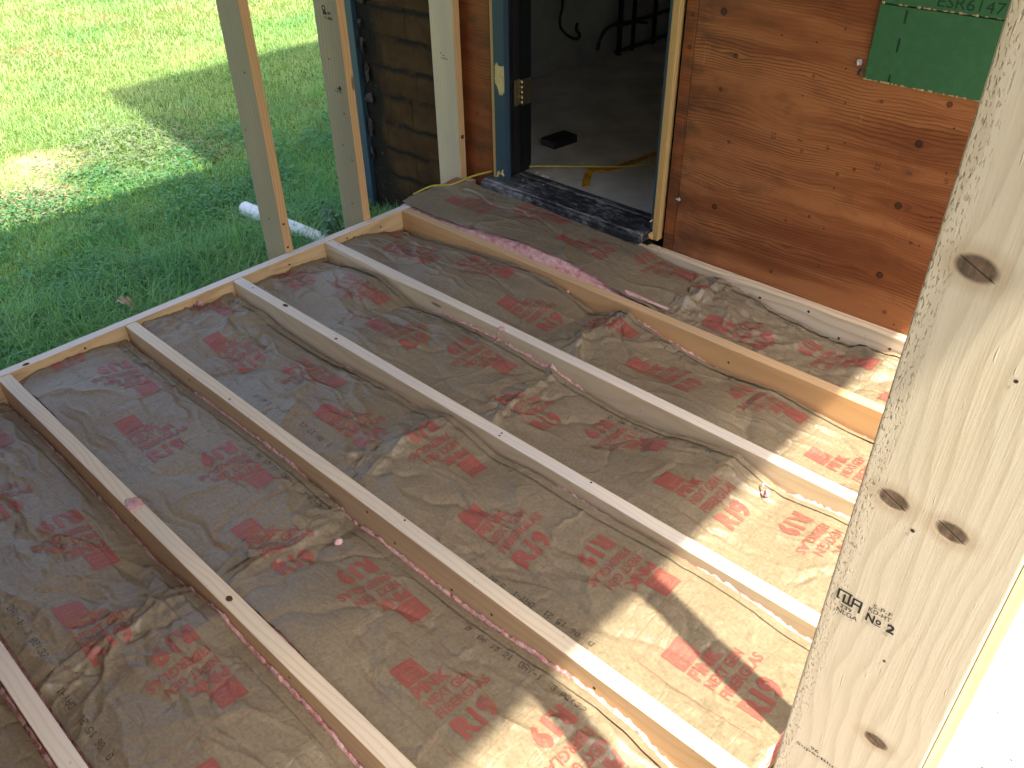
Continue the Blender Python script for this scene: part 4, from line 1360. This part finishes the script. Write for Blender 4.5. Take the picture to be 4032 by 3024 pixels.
# measured heights of the paper along the far joist of each bay
FAR = {
    0: [(0, -.06), (2.4, -.06)],
    1: [(0, -.075), (.3, -.06), (.7, -.075), (.939, -.10), (1.06, -.071), (1.26, -.03), (1.34, -.055), (1.51, -.055), (1.64, -.067), (1.72, -.09), (2.4, -.07)],
    2: [(0, -.045), (.09, -.054), (.25, -.052), (.435, -.058), (.628, -.053), (.79, -.044), (.98, -.047), (1.146, -.065), (1.22, -.090), (1.29, -.081), (1.386, -.088), (1.52, -.088), (1.65, -.082), (1.77, -.072), (1.88, -.058), (1.97, -.052), (2.08, -.056), (2.17, -.09), (2.4, -.09)],
    3: [(0, -.045), (.04, -.063), (.18, -.042), (.31, -.065), (.617, -.072), (.74, -.059), (.87, -.047), (1.0, -.054), (1.15, -.012), (1.235, -.022), (1.33, -.043), (1.48, -.029), (1.64, -.028), (1.9, -.020), (2.08, -.022), (2.2, -.036), (2.4, -.04)],
    4: [(0, -.051), (.087, -.055), (.19, -.030), (.35, -.014), (.457, -.044), (.52, -.070), (.70, -.047), (.92, -.038), (1.06, -.043), (1.19, -.052), (1.37, -.069), (1.46, -.077), (1.6, -.066), (1.65, -.050), (1.83, -.012), (1.9, -.039), (1.98, -.062), (2.11, -.045), (2.4, -.05)],
    5: [(0, -.078), (.10, -.065), (.17, -.064), (.29, -.049), (.39, -.034), (.62, -.010), (.74, -.014), (.88, -.034), (1.03, -.074), (1.10, -.050), (1.18, -.016), (1.23, -.033), (1.39, -.066), (1.51, -.074), (1.58, -.080), (1.73, -.066), (1.98, -.088), (2.4, -.09)],
    6: [(-.06, .026), (.10, .026), (.35, .026), (.70, .022), (.98, .012), (1.06, -.004), (1.2, -.012), (1.42, -.022), (1.50, -.050), (1.62, -.062), (1.79, -.080), (1.93, -.045), (2.4, -.05)],
}
NEAR = {k: [(x, -0.034 - 0.016 * math.sin(x * 5.0 + k * 1.9) - 0.010 * math.sin(x * 11 + k)) for x in np.linspace(-0.06, 2.42, 40)] for k in range(0, 6)}
NEAR[6] = [(-.06, .016), (.06, .014), (.17, .014), (.34, .022), (.51, .034), (.62, .040), (.80, .040), (.92, .030), (1.06, .014), (1.19, .004), (1.27, -.015), (1.36, -.035), (1.6, -.04), (1.9, -.05), (2.4, -.05)]

def b3_far(self, x, y, t, z):
    return z
def b2_near_end(self, x, y, t, z):
    return z

FA, NE = 'far end', 'near end'
SE = {0: 1.10, 1: 1.115, 2: 1.165, 3: 1.12, 4: 1.18, 5: 1.14, 6: 1.27}
def bay(k):
    y0 = JY[k - 1] + T
    y1 = JY[k] if k <= 5 else LY0
    return y0, y1
lab_far = {
    0: 'dark crinkled brown paper-faced batt in the bottom-left corner, farther half',
    1: 'brown paper-faced batt second from the left corner of the photo, farther half',
    2: 'smooth flat brown paper batt whose rim end touches the leftmost visible joist corner',
    3: 'brown paper-faced batt with crumpled, curled top end at the rim board',
    4: 'brown paper batt bulging at the rim, third bay from the house wall',
    5: 'brown paper-faced batt meeting the rim corner one bay before the doorway bay',
    6: 'brown paper-faced batt lying up under the black threshold with its pink edge showing',
}
lab_near = {
    0: 'dark brown paper-faced batt in the bottom-left corner, nearer half',
    1: 'brown paper-faced batt at the bottom left with a folded overlap at its top',
    2: 'brown paper-faced batt at the bottom centre with post shadow stripe across its print',
    3: 'brown paper-faced batt with sunlit end beside the foot of the foreground stud',
    4: 'half-sunlit brown paper-faced batt with a white tuft lying on it',
    5: 'brown paper batt with one sunlit logo, second bay from the wall, nearer half',
    6: 'wrinkled brown paper-faced batt along the ledger below the plywood wall',
}
FRINGE = {1: ((1.2, 1.9, .8),), 2: ((.42, .98, .75), (1.2, 2.3, 1.0)), 3: ((.62, 1.02, .5), (1.5, 1.62, .5), (1.95, 2.3, .6)), 4: ((.60, 1.28, .95), (1.95, 2.3, .9)), 5: ((1.2, 1.52, .8),), 6: ((1.0, 1.3, .9),)}
PH_F = {0: .30, 1: .376, 2: .456, 3: .242, 4: .575, 5: .195, 6: .10}
PH_N = {0: .9, 1: .957, 2: 1.669, 3: 1.452, 4: 1.754, 5: 1.359, 6: 1.403}
batts = {}
for k in range(0, 7):
    y0, y1 = bay(k)
    s = SE[k]
    cf = {0: (), 1: ((.9, 1, 0, 0),), 2: ((.02, 1, 0, 0.0), (.80, 0, 0, 0), (.96, 1, 0, 0)), 3: ((.98, 0, 1, .02), (.78, 1, 1, .02)), 4: ((.56, 0, 0, -.01), (.72, 1, 0, 0.0)), 5: (), 6: ((.16, 0, 0, 0), (.50, 1, 0, 0))}[k]
    cn = {0: (), 1: ((1.40, 0, 1, .0), (1.22, 1, 1, 0)), 2: ((1.66, 0, 0, 0), (1.82, 1, 0, 0)), 3: ((1.915, 0, 1, .0), (1.745, 1, 1, .0)), 4: ((1.43, 0, 0, 0), (1.60, 1, 0, 0)), 5: ((1.30, 1, 0, 0),), 6: ((1.45, 1, 0, 0),)}[k]
    ef = {1: 'near', 3: 'near'}.get(k, 'far')
    x_start = 0.002 if k < 6 else -0.056
    if k == 6:
        yy0, yy1 = y0 - 0.002, LY0 - 0.002
        batts[(k, 0)] = Batt('insulation_batt', lab_far[k], x_start, s + 0.01, y0 + 0.001, 0.372, FAR[6], NEAR[6], PH_F[k], 40 + k, 0.8, 'right', 0.0, cf, 'far', 0.02, 0.004, 0.0, None, False, lambda x: 0.013 * smooth(x, 0.32, 0.66) * (1 - smooth(x, 0.80, 1.24)))
    else:
        batts[(k, 0)] = Batt('insulation_batt', lab_far[k], x_start, s + 0.01, y0, y1, FAR[k], NEAR[k], PH_F[k], 40 + k, {2: 0.9, 3: 1.3, 4: 1.2, 1: 1.4}.get(k, 1.0), 'right', 0.0, cf, ef, 0.0, 0.012 if k != 3 else 0.014, {3: 0.9, 4: 0.55, 5: 0.15}.get(k, 0.12), fringe=FRINGE.get(k, ()))
    batts[(k, 1)] = Batt('insulation_batt', lab_near[k], s - 0.022, min(s + 1.19, X_R - 0.003), y0 if k < 6 else y0 + 0.001, y1, FAR[k], NEAR[k], PH_N[k], 60 + k, {6: 2.3, 4: 1.3, 1: 1.4}.get(k, 1.0), 'left', {1: .008, 2: .010, 3: .013, 4: .008, 5: .014, 6: .010}.get(k, .006), cn, ef if k != 6 else 'far', 0.0 if k < 6 else -0.03, 0.010, fringe=FRINGE.get(k, ()))

# pink wool bulging out over the fifth joist, under the lifted paper edge
def wool_env(x):
    x = np.asarray(x, float)
    return 0.75 * smooth(x, 0.32, 0.66) * (1 - smooth(x, 0.80, 1.26))


def wool_strip():
    n, m_ = 260, 20
    gx, q = np.meshgrid(np.linspace(0.16, 1.28, n), np.linspace(0, 1, m_), indexing='ij')
    hn = np.interp(gx, *zip(*NEAR[6]))
    env = wool_env(gx) * (0.75 + 0.6 * perlin(gx * 7, gx * 0 + 2, 61))
    ang = q * math.pi * 0.62
    top = np.maximum(0.003, hn + 0.001) * (0.3 + 0.7 * env)
    lump = perlin(gx * 16, q * 2.2, 3) + 0.7 * perlin(gx * 42, q * 5, 4) + 0.5 * perlin(gx * 110, q * 11, 5)
    y = JY[5] + T + 0.028 - (0.028 + 0.006 * lump) * np.cos(ang) * (0.35 + 0.65 * env) + 0.008 * (1 - env)
    z = 0.001 + top * np.sin(ang) + 0.0035 * lump * env
    quads_np('fiberglass_edge', np.stack([gx, y, z], -1).reshape(-1, 3), grid_faces(n, m_), M['fg'], batts[(6, 0)].body)
wool_strip()

# ================================================================ loose tufts of pink wool
def tuft(label, c, size, seed, axis_pts=None, stretch=(1, 1, .55)):
    r = np.random.default_rng(seed)
    bm = bmesh.new()
    bmesh.ops.create_icosphere(bm, subdivisions=3, radius=1.0)
    for v in bm.verts:
        p = v.co
        d = 1 + 0.35 * float(perlin(np.array([p.x * 2 + seed]), np.array([p.y * 2 + p.z]), seed)[0]) + 0.22 * float(perlin(np.array([p.x * 6]), np.array([p.y * 6 + p.z * 5]), seed + 1)[0])
        v.co = Vector((p.x * stretch[0], p.y * stretch[1], p.z * stretch[2])) * d * size + Vector(c) + Vector((0, 0, size * stretch[2] * 0.7))
    if axis_pts:
        # trailing wisp
        for wpts in axis_pts:
            pts = spline(wpts, 18)
            n = len(pts)
            prev = None
            for i, p in enumerate(pts):
                rad = size * 0.30 * (1 - 0.8 * i / n)
                ring = [bm.verts.new((p[0] + rad * math.cos(a), p[1] + rad * 0.5 * math.sin(a), p[2] + rad * math.sin(a) * 0.8)) for a in (0, 1.57, 3.14, 4.71)]
                if prev:
                    for q in range(4):
                        bm.faces.new((prev[q], prev[(q + 1) % 4], ring[(q + 1) % 4], ring[q]))
                prev = ring
    o = bm_obj('fiberglass_tuft', bm, M['fg'], None, Vector(c), True)
    return tag(o, label, 'tuft', 'loose tufts of pink fiberglass')
tuft('pink wisp of fiberglass hanging over the side of a middle joist', (.945, -.405, -.002), .010, 1, [[(.945, -.405, .004), (.94, -.415, -.01), (.95, -.43, -.03), (.925, -.455, -.045)], [(.955, -.403, .004), (.965, -.412, -.012), (.968, -.416, -.03)]])
tuft('pink smear of fiberglass lying on top of the joist at left', (.83, JY[1] + .018, .0006), .021, 2, None, (1.25, .85, .12))
tuft('small white-pink tuft on the paper at the overlap, lower centre', (1.262, -1.315, -.055), .011, 3, [[(1.262, -1.315, -.045), (1.27, -1.33, -.04), (1.285, -1.335, -.05)]])
tuft('white tuft on sunlit paper beside the foreground stud', (1.949, -.478, -.045), .012, 4, [[(1.949, -.478, -.03), (1.96, -.495, -.028), (1.975, -.50, -.04)], [(1.94, -.478, -.03), (1.93, -.462, -.03), (1.95, -.45, -.038)]])
tuft('tiny pink tuft stuck on the face of the tan joist', (.905, JY[5] - .004, -.043), .006, 5)
tuft('pink tuft poking up against the rim board', (.006, -.952, -.035), .012, 6, None, (.6, 1.3, .8))

# ================================================================ things at and beyond the doorway
zc = 0.050
cord = tube('extension_cord', spline([(-0.10, .14, -.005), (-0.05, .20, .026), (.0, .235, .034), (.03, .262, .040), (.07, .385, .058), (.188, .553, .071), (.375, .751, .062), (.52, .93, .053), (.60, 1.25, .052), (.62, 1.8, .052)], 80), 0.0042, M['cord'], None, 8)
tag(cord, 'yellow cord running over the paper and through the doorway', 'cord')
# worn yellow flat bar lying inside
def ribbon(name, pts, width, thick, mat, up=(0, 0, 1)):
    V, F = [], []
    pts = [Vector(p) for p in pts]
    n = len(pts)
    for i, p in enumerate(pts):
        t = (pts[min(i + 1, n - 1)] - pts[max(i - 1, 0)]).normalized()
        s = t.cross(Vector(up)).normalized()
        u = s.cross(t).normalized()
        for a, b in ((-1, 0), (1, 0), (1, 1), (-1, 1)):
            V.append(tuple(p + s * (a * width / 2) + u * (b * thick)))
    for i in range(n - 1):
        for k in range(4):
            F.append((i * 4 + k, i * 4 + (k + 1) % 4, i * 4 + 4 + (k + 1) % 4, i * 4 + 4 + k))
    F += [(3, 2, 1, 0), tuple((n - 1) * 4 + k for k in range(4))]
    return from_arrays(name, V, F, mat)
st = ribbon('yellow_strap', spline([(.486, .592, .0475), (.45, .645, .0475), (.412, .708, .049), (.405, .735, .056), (.425, .775, .051), (.452, .83, .0475), (.475, .98, .0475), (.50, 1.16, .0475), (.54, 1.5, .0475)], 40), 0.030, 0.004, M['strap'])
tag(st, 'worn yellow strap lying bent on the floor inside the doorway', 'strap')
# black hollow block
blk = thing('black_block', 'black brick-shaped block lying on the floor inside the doorway', 'block', (.075, .92, .046))
Rz = Matrix.Rotation(math.radians(62), 4, 'Z')
def rbox(name, cx, cy, z0, lx, ly, lz, ang, mat, parent, bev=0.003):
    bm = box_bm(-lx / 2, lx / 2, -ly / 2, ly / 2, 0, lz, bev, 2)
    bmesh.ops.transform(bm, matrix=Matrix.Translation((cx, cy, z0)) @ Matrix.Rotation(ang, 4, 'Z'), verts=bm.verts)
    return bm_obj(name, bm, mat, parent, Vector((cx, cy, z0)) - world_off(parent))
ang = math.atan2(.978 - .832, .122 - .108) 
rbox('body', .066, .918, .0462, .148, .092, .036, ang, M['black'], blk)
rbox('end_face', .066 - 0.075 * math.cos(ang), .918 - 0.075 * math.sin(ang), .0475, .003, .088, .033, ang, M['concrete'] if False else M['felt'], blk, 0.001)
# hanging cables
cb = tube('loose_cable', spline([(-.712, 1.84, .46), (-.70, 1.835, .40), (-.69, 1.802, .34), (-.69, 1.817, .288), (-.69, 1.887, .234), (-.69, 1.958, .205), (-.69, 1.986, .224), (-.70, 1.963, .254), (-.71, 1.985, .285)], 50), 0.008, M['rubber'])
tag(cb, 'black loose cable end curling off the pale inside wall', 'cable', 'cables hanging inside')
cb = tube('loose_cable', spline([(-.69, 2.16, .105), (-.68, 2.166, .16), (-.67, 2.20, .21), (-.66, 2.28, .235), (-.65, 2.45, .222), (-.65, 2.6, .19)], 40), 0.010, M['rubber'])
tag(cb, 'black cable looping towards the pipes at the back of the dark room', 'cable', 'cables hanging inside')
# debris
r = random.Random(5)
spots = [(.215 + abs(r.gauss(0, .055)), .548 + abs(r.gauss(0, .05))) for _ in range(20)] + [(.05, 1.02), (.40, .70), (.46, .60), (.30, .80), (.36, .47), (.26, .45)]
for i, (dx, dy) in enumerate(spots):
    s_ = r.choice([.003, .004, .005, .007, .009, .015])
    zb = .0462 if dy > .537 else .0595
    n = 6
    V = [(dx + math.cos(2 * math.pi * k / n) * s_ * r.uniform(.5, 1.1), dy + math.sin(2 * math.pi * k / n) * s_ * r.uniform(.4, .9), zb + r.uniform(0, .002)) for k in range(n)]
    Vt = [(v[0] * .85 + dx * .15, v[1] * .85 + dy * .15, zb + s_ * r.uniform(.3, .6)) for v in V]
    F = [tuple(range(n))[::-1], tuple(range(n, 2 * n))] + [(k, (k + 1) % n, n + (k + 1) % n, n + k) for k in range(n)]
    o = from_arrays('plaster_chip', V + Vt, F, M['white_chip'])
    tag(o, 'small pale plaster crumb scattered by the door threshold', 'debris', 'plaster crumbs by the threshold')

# chips on the sunlit concrete outside the stud wall
for i, (dx, dy) in enumerate([(2.60, -.50), (2.63, -.42), (2.64, -.55), (2.59, -.62), (2.66, -.60), (2.62, -.66)]):
    s_ = r.uniform(.0012, .0028)
    o = rbox('wood_chip', dx, dy, -.2998, s_ * 2.2, s_, s_ * .5, r.uniform(0, 3), M['knot'] if i % 3 else M['nail'], None, 0.0002)
    tag(o, 'tiny dark wood chip on the sunlit concrete outside the foreground stud', 'debris', 'wood chips on the concrete')

# ================================================================ lawn
def in_house(x, y):
    return (x > -0.87) & (y > 0.40)
def under_porch(x, y):
    return (x > -0.05) & (y <= 0.40) & (x < 6.2)

DIRT = [(-2.3, -.59, .16, .35), (-2.83, -.47, .45, .12), (-2.41, -.80, .26, .4), (-2.16, .37, .12, .10), (-5.9, 2.06, .3, .3), (-5.2, 2.8, .3, .2), (-3.4, -.95, .45, .35)]
def dirtness(x, y):
    d = np.zeros_like(x)
    for (cx, cy, rx, ry) in DIRT:
        d = np.maximum(d, np.exp(-(((x - cx) / rx) ** 2 + ((y - cy) / ry) ** 2)))
    return d
def silver(x, y):
    w = 0.25 * perlin(x * 3, y * 3, 77)
    a = np.exp(-((((x + 2.6) / .55) ** 2 + ((y - .05) / .50) ** 2)) ** 2)
    b = np.exp(-((((x + 2.25) / .28) ** 2 + ((y + .8) / .35) ** 2)) ** 2)
    return np.maximum(a, b) + w * 0.6

def blades(n, xr, yr, hmean, wmean, lean, seed, tall=None, clump=0.0):
    g = np.random.default_rng(seed)
    x = g.uniform(*xr, n); y = g.uniform(*yr, n)
    if clump:
        x += clump * perlin(x * 9, y * 9, seed); y += clump * perlin(x * 9 + 5, y * 9 + 3, seed)
    keep = ~in_house(x, y) & ~under_porch(x, y)
    dn = perlin(x * 1.7, y * 1.7, 5)
    keep &= g.random(n) > 0.80 * dirtness(x, y)
    keep &= g.random(n) > 0.55 * np.clip(silver(x, y), 0, 1)
    x, y = x[keep], y[keep]; n = len(x)
    h = hmean * g.uniform(.45, 1.35, n) * (1 + .45 * perlin(x * 2.2, y * 2.2, 9))
    if tall is not None:
        h *= tall(x, y)
    w = wmean * g.uniform(.7, 1.3, n)
    a = g.uniform(0, 2 * np.pi, n) + 1.1 * perlin(x * 3.5, y * 3.5, 12) * 3
    ln = lean * g.uniform(.3, 1.5, n)
    dx, dy = np.cos(a), np.sin(a)
    px, py = -dy, dx
    V = np.zeros((n, 5, 3), np.float32)
    for j, (f, ww) in enumerate(((0, 1.0), (0.55, 0.85), (1.0, 0.0))):
        off = ln * h * f ** 1.8
        zz = GROUND + h * f * (1 - 0.28 * ln * f)
        cx, cy = x + dx * off, y + dy * off
        if j < 2:
            V[:, 2 * j, 0] = cx - px * w * ww / 2; V[:, 2 * j, 1] = cy - py * w * ww / 2; V[:, 2 * j, 2] = zz
            V[:, 2 * j + 1, 0] = cx + px * w * ww / 2; V[:, 2 * j + 1, 1] = cy + py * w * ww / 2; V[:, 2 * j + 1, 2] = zz
        else:
            V[:, 4, 0] = cx; V[:, 4, 1] = cy; V[:, 4, 2] = zz
    base = (np.arange(n) * 5)[:, None]
    F = np.concatenate([base + np.array([0, 1, 3]), base + np.array([0, 3, 2]), base + np.array([2, 3, 4])])
    # colour
    c1 = np.array([.25, .48, .17]); c2 = np.array([.44, .60, .27]); c3 = np.array([.17, .42, .18]); dry = np.array([.60, .56, .30])
    q = np.clip(.5 + .7 * perlin(x * 1.3, y * 1.3, 21) + .5 * perlin(x * 5, y * 5, 22) + g.normal(0, .22, n), 0, 1)[:, None]
    col = c1 * (1 - q) + c2 * q
    q3 = np.clip(.9 * perlin(x * 2.4, y * 2.4, 25) + g.normal(0, .25, n), 0, 1)[:, None]
    q3 = np.maximum(q3, (smooth(x, -2.6, -1.7) * np.clip(.75 + .6 * perlin(x * 3, y * 3, 28), 0, 1))[:, None])  # bluish porch shade put into the blade colour close to the rim
    col = col * (1 - q3) + c3 * q3
    yl = np.clip(smooth(-x, 2.2, 4.5) * (0.35 + 0.8 * perlin(x * .9, y * .9, 31)) + dirtness(x, y) * .5 + (g.random(n) < .05) * .7, 0, 1)[:, None]
    col = col * (1 - yl * .6) + dry * yl * .6
    col = np.repeat(col[:, None, :], 5, 1)
    col = np.concatenate([col, np.ones((n, 5, 1))], -1)
    return V.reshape(-1, 3), F, col.reshape(-1, 4)

def tallness(x, y):
    near = smooth(x, -0.95, -0.35)
    house_side = smooth(y, -0.3, .25) * smooth(x, -1.5, -0.9)
    return 0.75 + 1.1 * near + 0.9 * house_side
parts = [blades(120000, (-2.3, -0.05), (-3.2, 2.4), .052, .0042, .75, 101, tallness, .02),
         blades(70000, (-4.8, -2.25), (-2.6, 4.0), .046, .0050, .75, 102, None, .02),
         blades(75000, (-10.5, -4.7), (-1.5, 8.5), .055, .0085, .75, 103, None, .03),
         blades(7000, (-1.1, -0.05), (-1.9, .40), .14, .0042, 1.05, 104, None, .03)]
V, F, Cc, n = [], [], [], 0
for v, f, c in parts:
    V.append(v); F.append(f + n); Cc.append(c); n += len(v)
gr = quads_np('grass', np.concatenate(V), np.concatenate(F), M['grass'], None, True, np.concatenate(Cc))
gr['kind'] = 'stuff'
gr['label'] = 'patchy green lawn grass beside the porch'

# low broad-leaved weeds between the grass
def leaves(n, xr, yr, lw, ll, colA, colB, seed, mask=None, zr=(.01, .05)):
    g = np.random.default_rng(seed)
    x = g.uniform(*xr, n); y = g.uniform(*yr, n)
    keep = ~in_house(x, y) & ~under_porch(x, y)
    if mask is not None:
        keep &= g.random(n) < mask(x, y)
    x, y = x[keep], y[keep]; n = len(x)
    a = g.uniform(0, 2 * np.pi, n); z = GROUND + g.uniform(*zr, n)
    L = ll * g.uniform(.6, 1.3, n); W = lw * g.uniform(.6, 1.3, n)
    tilt = g.uniform(-.2, .75, n); roll = g.normal(0, .35, n)
    dx, dy = np.cos(a), np.sin(a); px, py = -dy, dx
    V = np.zeros((n, 6, 3), np.float32)
    prof = [(0, 0.12), (.35, 1.0), (.72, .8), (1.0, 0.0)]
    pts = []
    def P(f, s):
        zz = z + L * f * np.sin(tilt) - L * f * f * .25 + s * W * .5 * np.sin(roll)
        return np.stack([x + dx * L * f * np.cos(tilt) + px * W * .5 * s * np.cos(roll), y + dy * L * f * np.cos(tilt) + py * W * .5 * s * np.cos(roll), zz], -1)
    V[:, 0] = P(0, 0); V[:, 1] = P(.38, 1); V[:, 2] = P(.78, .75); V[:, 3] = P(1.0, 0); V[:, 4] = P(.78, -.75); V[:, 5] = P(.38, -1)
    F = (np.arange(n) * 6)[:, None] + np.arange(6)
    q = g.random(n)[:, None]
    col = np.array(colA) * (1 - q) + np.array(colB) * q
    col = np.repeat(col[:, None, :], 6, 1)
    col = np.concatenate([col, np.ones((n, 6, 1))], -1)
    return V.reshape(-1, 3), F, col.reshape(-1, 4)
sh = lambda x, y: np.clip(.35 + 1.2 * perlin(x * 2.1, y * 2.1, 41), 0, 1)
lp = [leaves(46000, (-2.5, -.3), (-2.4, 1.2), .015, .022, (.08, .24, .10), (.15, .37, .16), 201, sh, (.015, .065)),
      leaves(7000, (-3.4, -1.9), (-1.3, .9), .015, .038, (.17, .25, .14), (.30, .35, .21), 202, lambda x, y: np.clip(silver(x, y), 0, 1)),
      leaves(9000, (-5.5, -2.4), (-2.0, 4.0), .014, .024, (.15, .29, .08), (.23, .36, .10), 203, sh)]
V, F, Cc, n = [], [], [], 0
for v, f, c in lp:
    V.append(v); F.append(f + n); Cc.append(c); n += len(v)
gc = quads_np('ground_cover', np.concatenate(V), np.concatenate(F), M['grass'], None, False, np.concatenate(Cc))
gc['kind'] = 'stuff'
gc['label'] = 'clover and silvery weeds growing through the lawn'

# white drain pipe in the grass
def hollow_pipe(name, a, b, r_o, r_i, mat):
    a, b = Vector(a), Vector(b)
    t = (b - a).normalized(); s = t.cross(Vector((0, 0, 1))).normalized(); u = s.cross(t)
    k = 28
    V = []
    for (p, rr) in ((a, r_o), (b, r_o), (b, r_i), (a, r_i)):
        V += [tuple(p + s * math.cos(2 * math.pi * i / k) * rr + u * math.sin(2 * math.pi * i / k) * rr) for i in range(k)]
    F = []
    for q in range(4):
        w = (q + 1) % 4
        F += [(q * k + i, q * k + (i + 1) % k, w * k + (i + 1) % k, w * k + i) for i in range(k)]
    return from_arrays(name, V, F, mat, None, True, tuple(a))
pipe = hollow_pipe('drain_pipe', (-1.27, -.035, -.358), (-0.34, .03, -.358), .038, .034, M['pvc'])
tag(pipe, 'white plastic pipe lying in the grass behind the studs', 'pipe')

# dead leaf caught in the grass next to the rim
lf = [(0, 0), (.02, .012), (.035, .03), (.05, .022), (.062, .04), (.08, .03), (.11, .0), (.085, -.02), (.07, -.012), (.055, -.03), (.035, -.015), (.02, -.02)]
V = [(-.76 + .55 * (p[0] - p[1]) , -.985 + .62 * (p[0] + p[1]), -.325 + .10 * p[1] + .03 * math.sin(p[0] * 40)) for p in lf]
V2 = [(v[0], v[1], v[2] - .0012) for v in V]
nn = len(lf)
o = from_arrays('fallen_leaf', V + V2, [tuple(range(nn)), tuple(range(nn, 2 * nn))[::-1]] + [(i, nn + i, nn + (i + 1) % nn, (i + 1) % nn) for i in range(nn)], M['leafdry'])
tag(o, 'pale dry curled leaf on the grass beside the rim board', 'leaf')

# leafy weed by the second stud
def weed(label, base, hgt, n, seed, spread):
    g = random.Random(seed)
    root = thing('weed_plant', label, 'weed', base)
    mat_stem = bpy.data.materials.get('weed_stem') or simple('weed_stem', (.08, .16, .05, 1))
    mat_leaf = bpy.data.materials.get('weed_leaf') or simple('weed_leaf', (.085, .20, .085, 1), .55, .3, .15, 30)
    bx, by, bz = base
    for s in range(n):
        a = g.uniform(0, 6.28); rr = g.uniform(.3, 1) * spread; hh = hgt * g.uniform(.6, 1.0)
        top = (bx + math.cos(a) * rr, by + math.sin(a) * rr, bz + hh)
        tube('stem', spline([(bx, by, bz), ((bx + top[0]) / 2 + .01, (by + top[1]) / 2, bz + hh * .6), top], 8), .0022, mat_stem, root, 5)
        for q in range(4):
            t = .45 + q * .18
            lx = bx + (top[0] - bx) * t; ly = by + (top[1] - by) * t; lz = bz + hh * t
            b = a + g.uniform(-1.6, 1.6); L = g.uniform(.05, .085); W = L * .36
            d = (math.cos(b), math.sin(b)); p = (-d[1], d[0])
            pr = [(0, 0), (.25, .8), (.4, .55), (.5, 1), (.7, .6), (1, 0), (.7, -.6), (.5, -1), (.4, -.55), (.25, -.8)]
            V = [(lx + d[0] * L * f + p[0] * W * w_, ly + d[1] * L * f + p[1] * W * w_, lz + .012 * math.sin(f * 3) - .02 * f * f + .006 * abs(w_)) for f, w_ in pr]
            c = (lx + d[0] * L * .5, ly + d[1] * L * .5, lz + .008)
            from_arrays('leaf', [c] + V, [(0, 1 + i, 1 + (i + 1) % 10) for i in range(10)], mat_leaf, root)
weed('broad-leaved green weed growing between the left studs', (-0.62, .11, GROUND), .22, 5, 3, .13)
weed('green weed at the foot of the blue corner board', (-0.80, .33, GROUND), .16, 4, 8, .07)
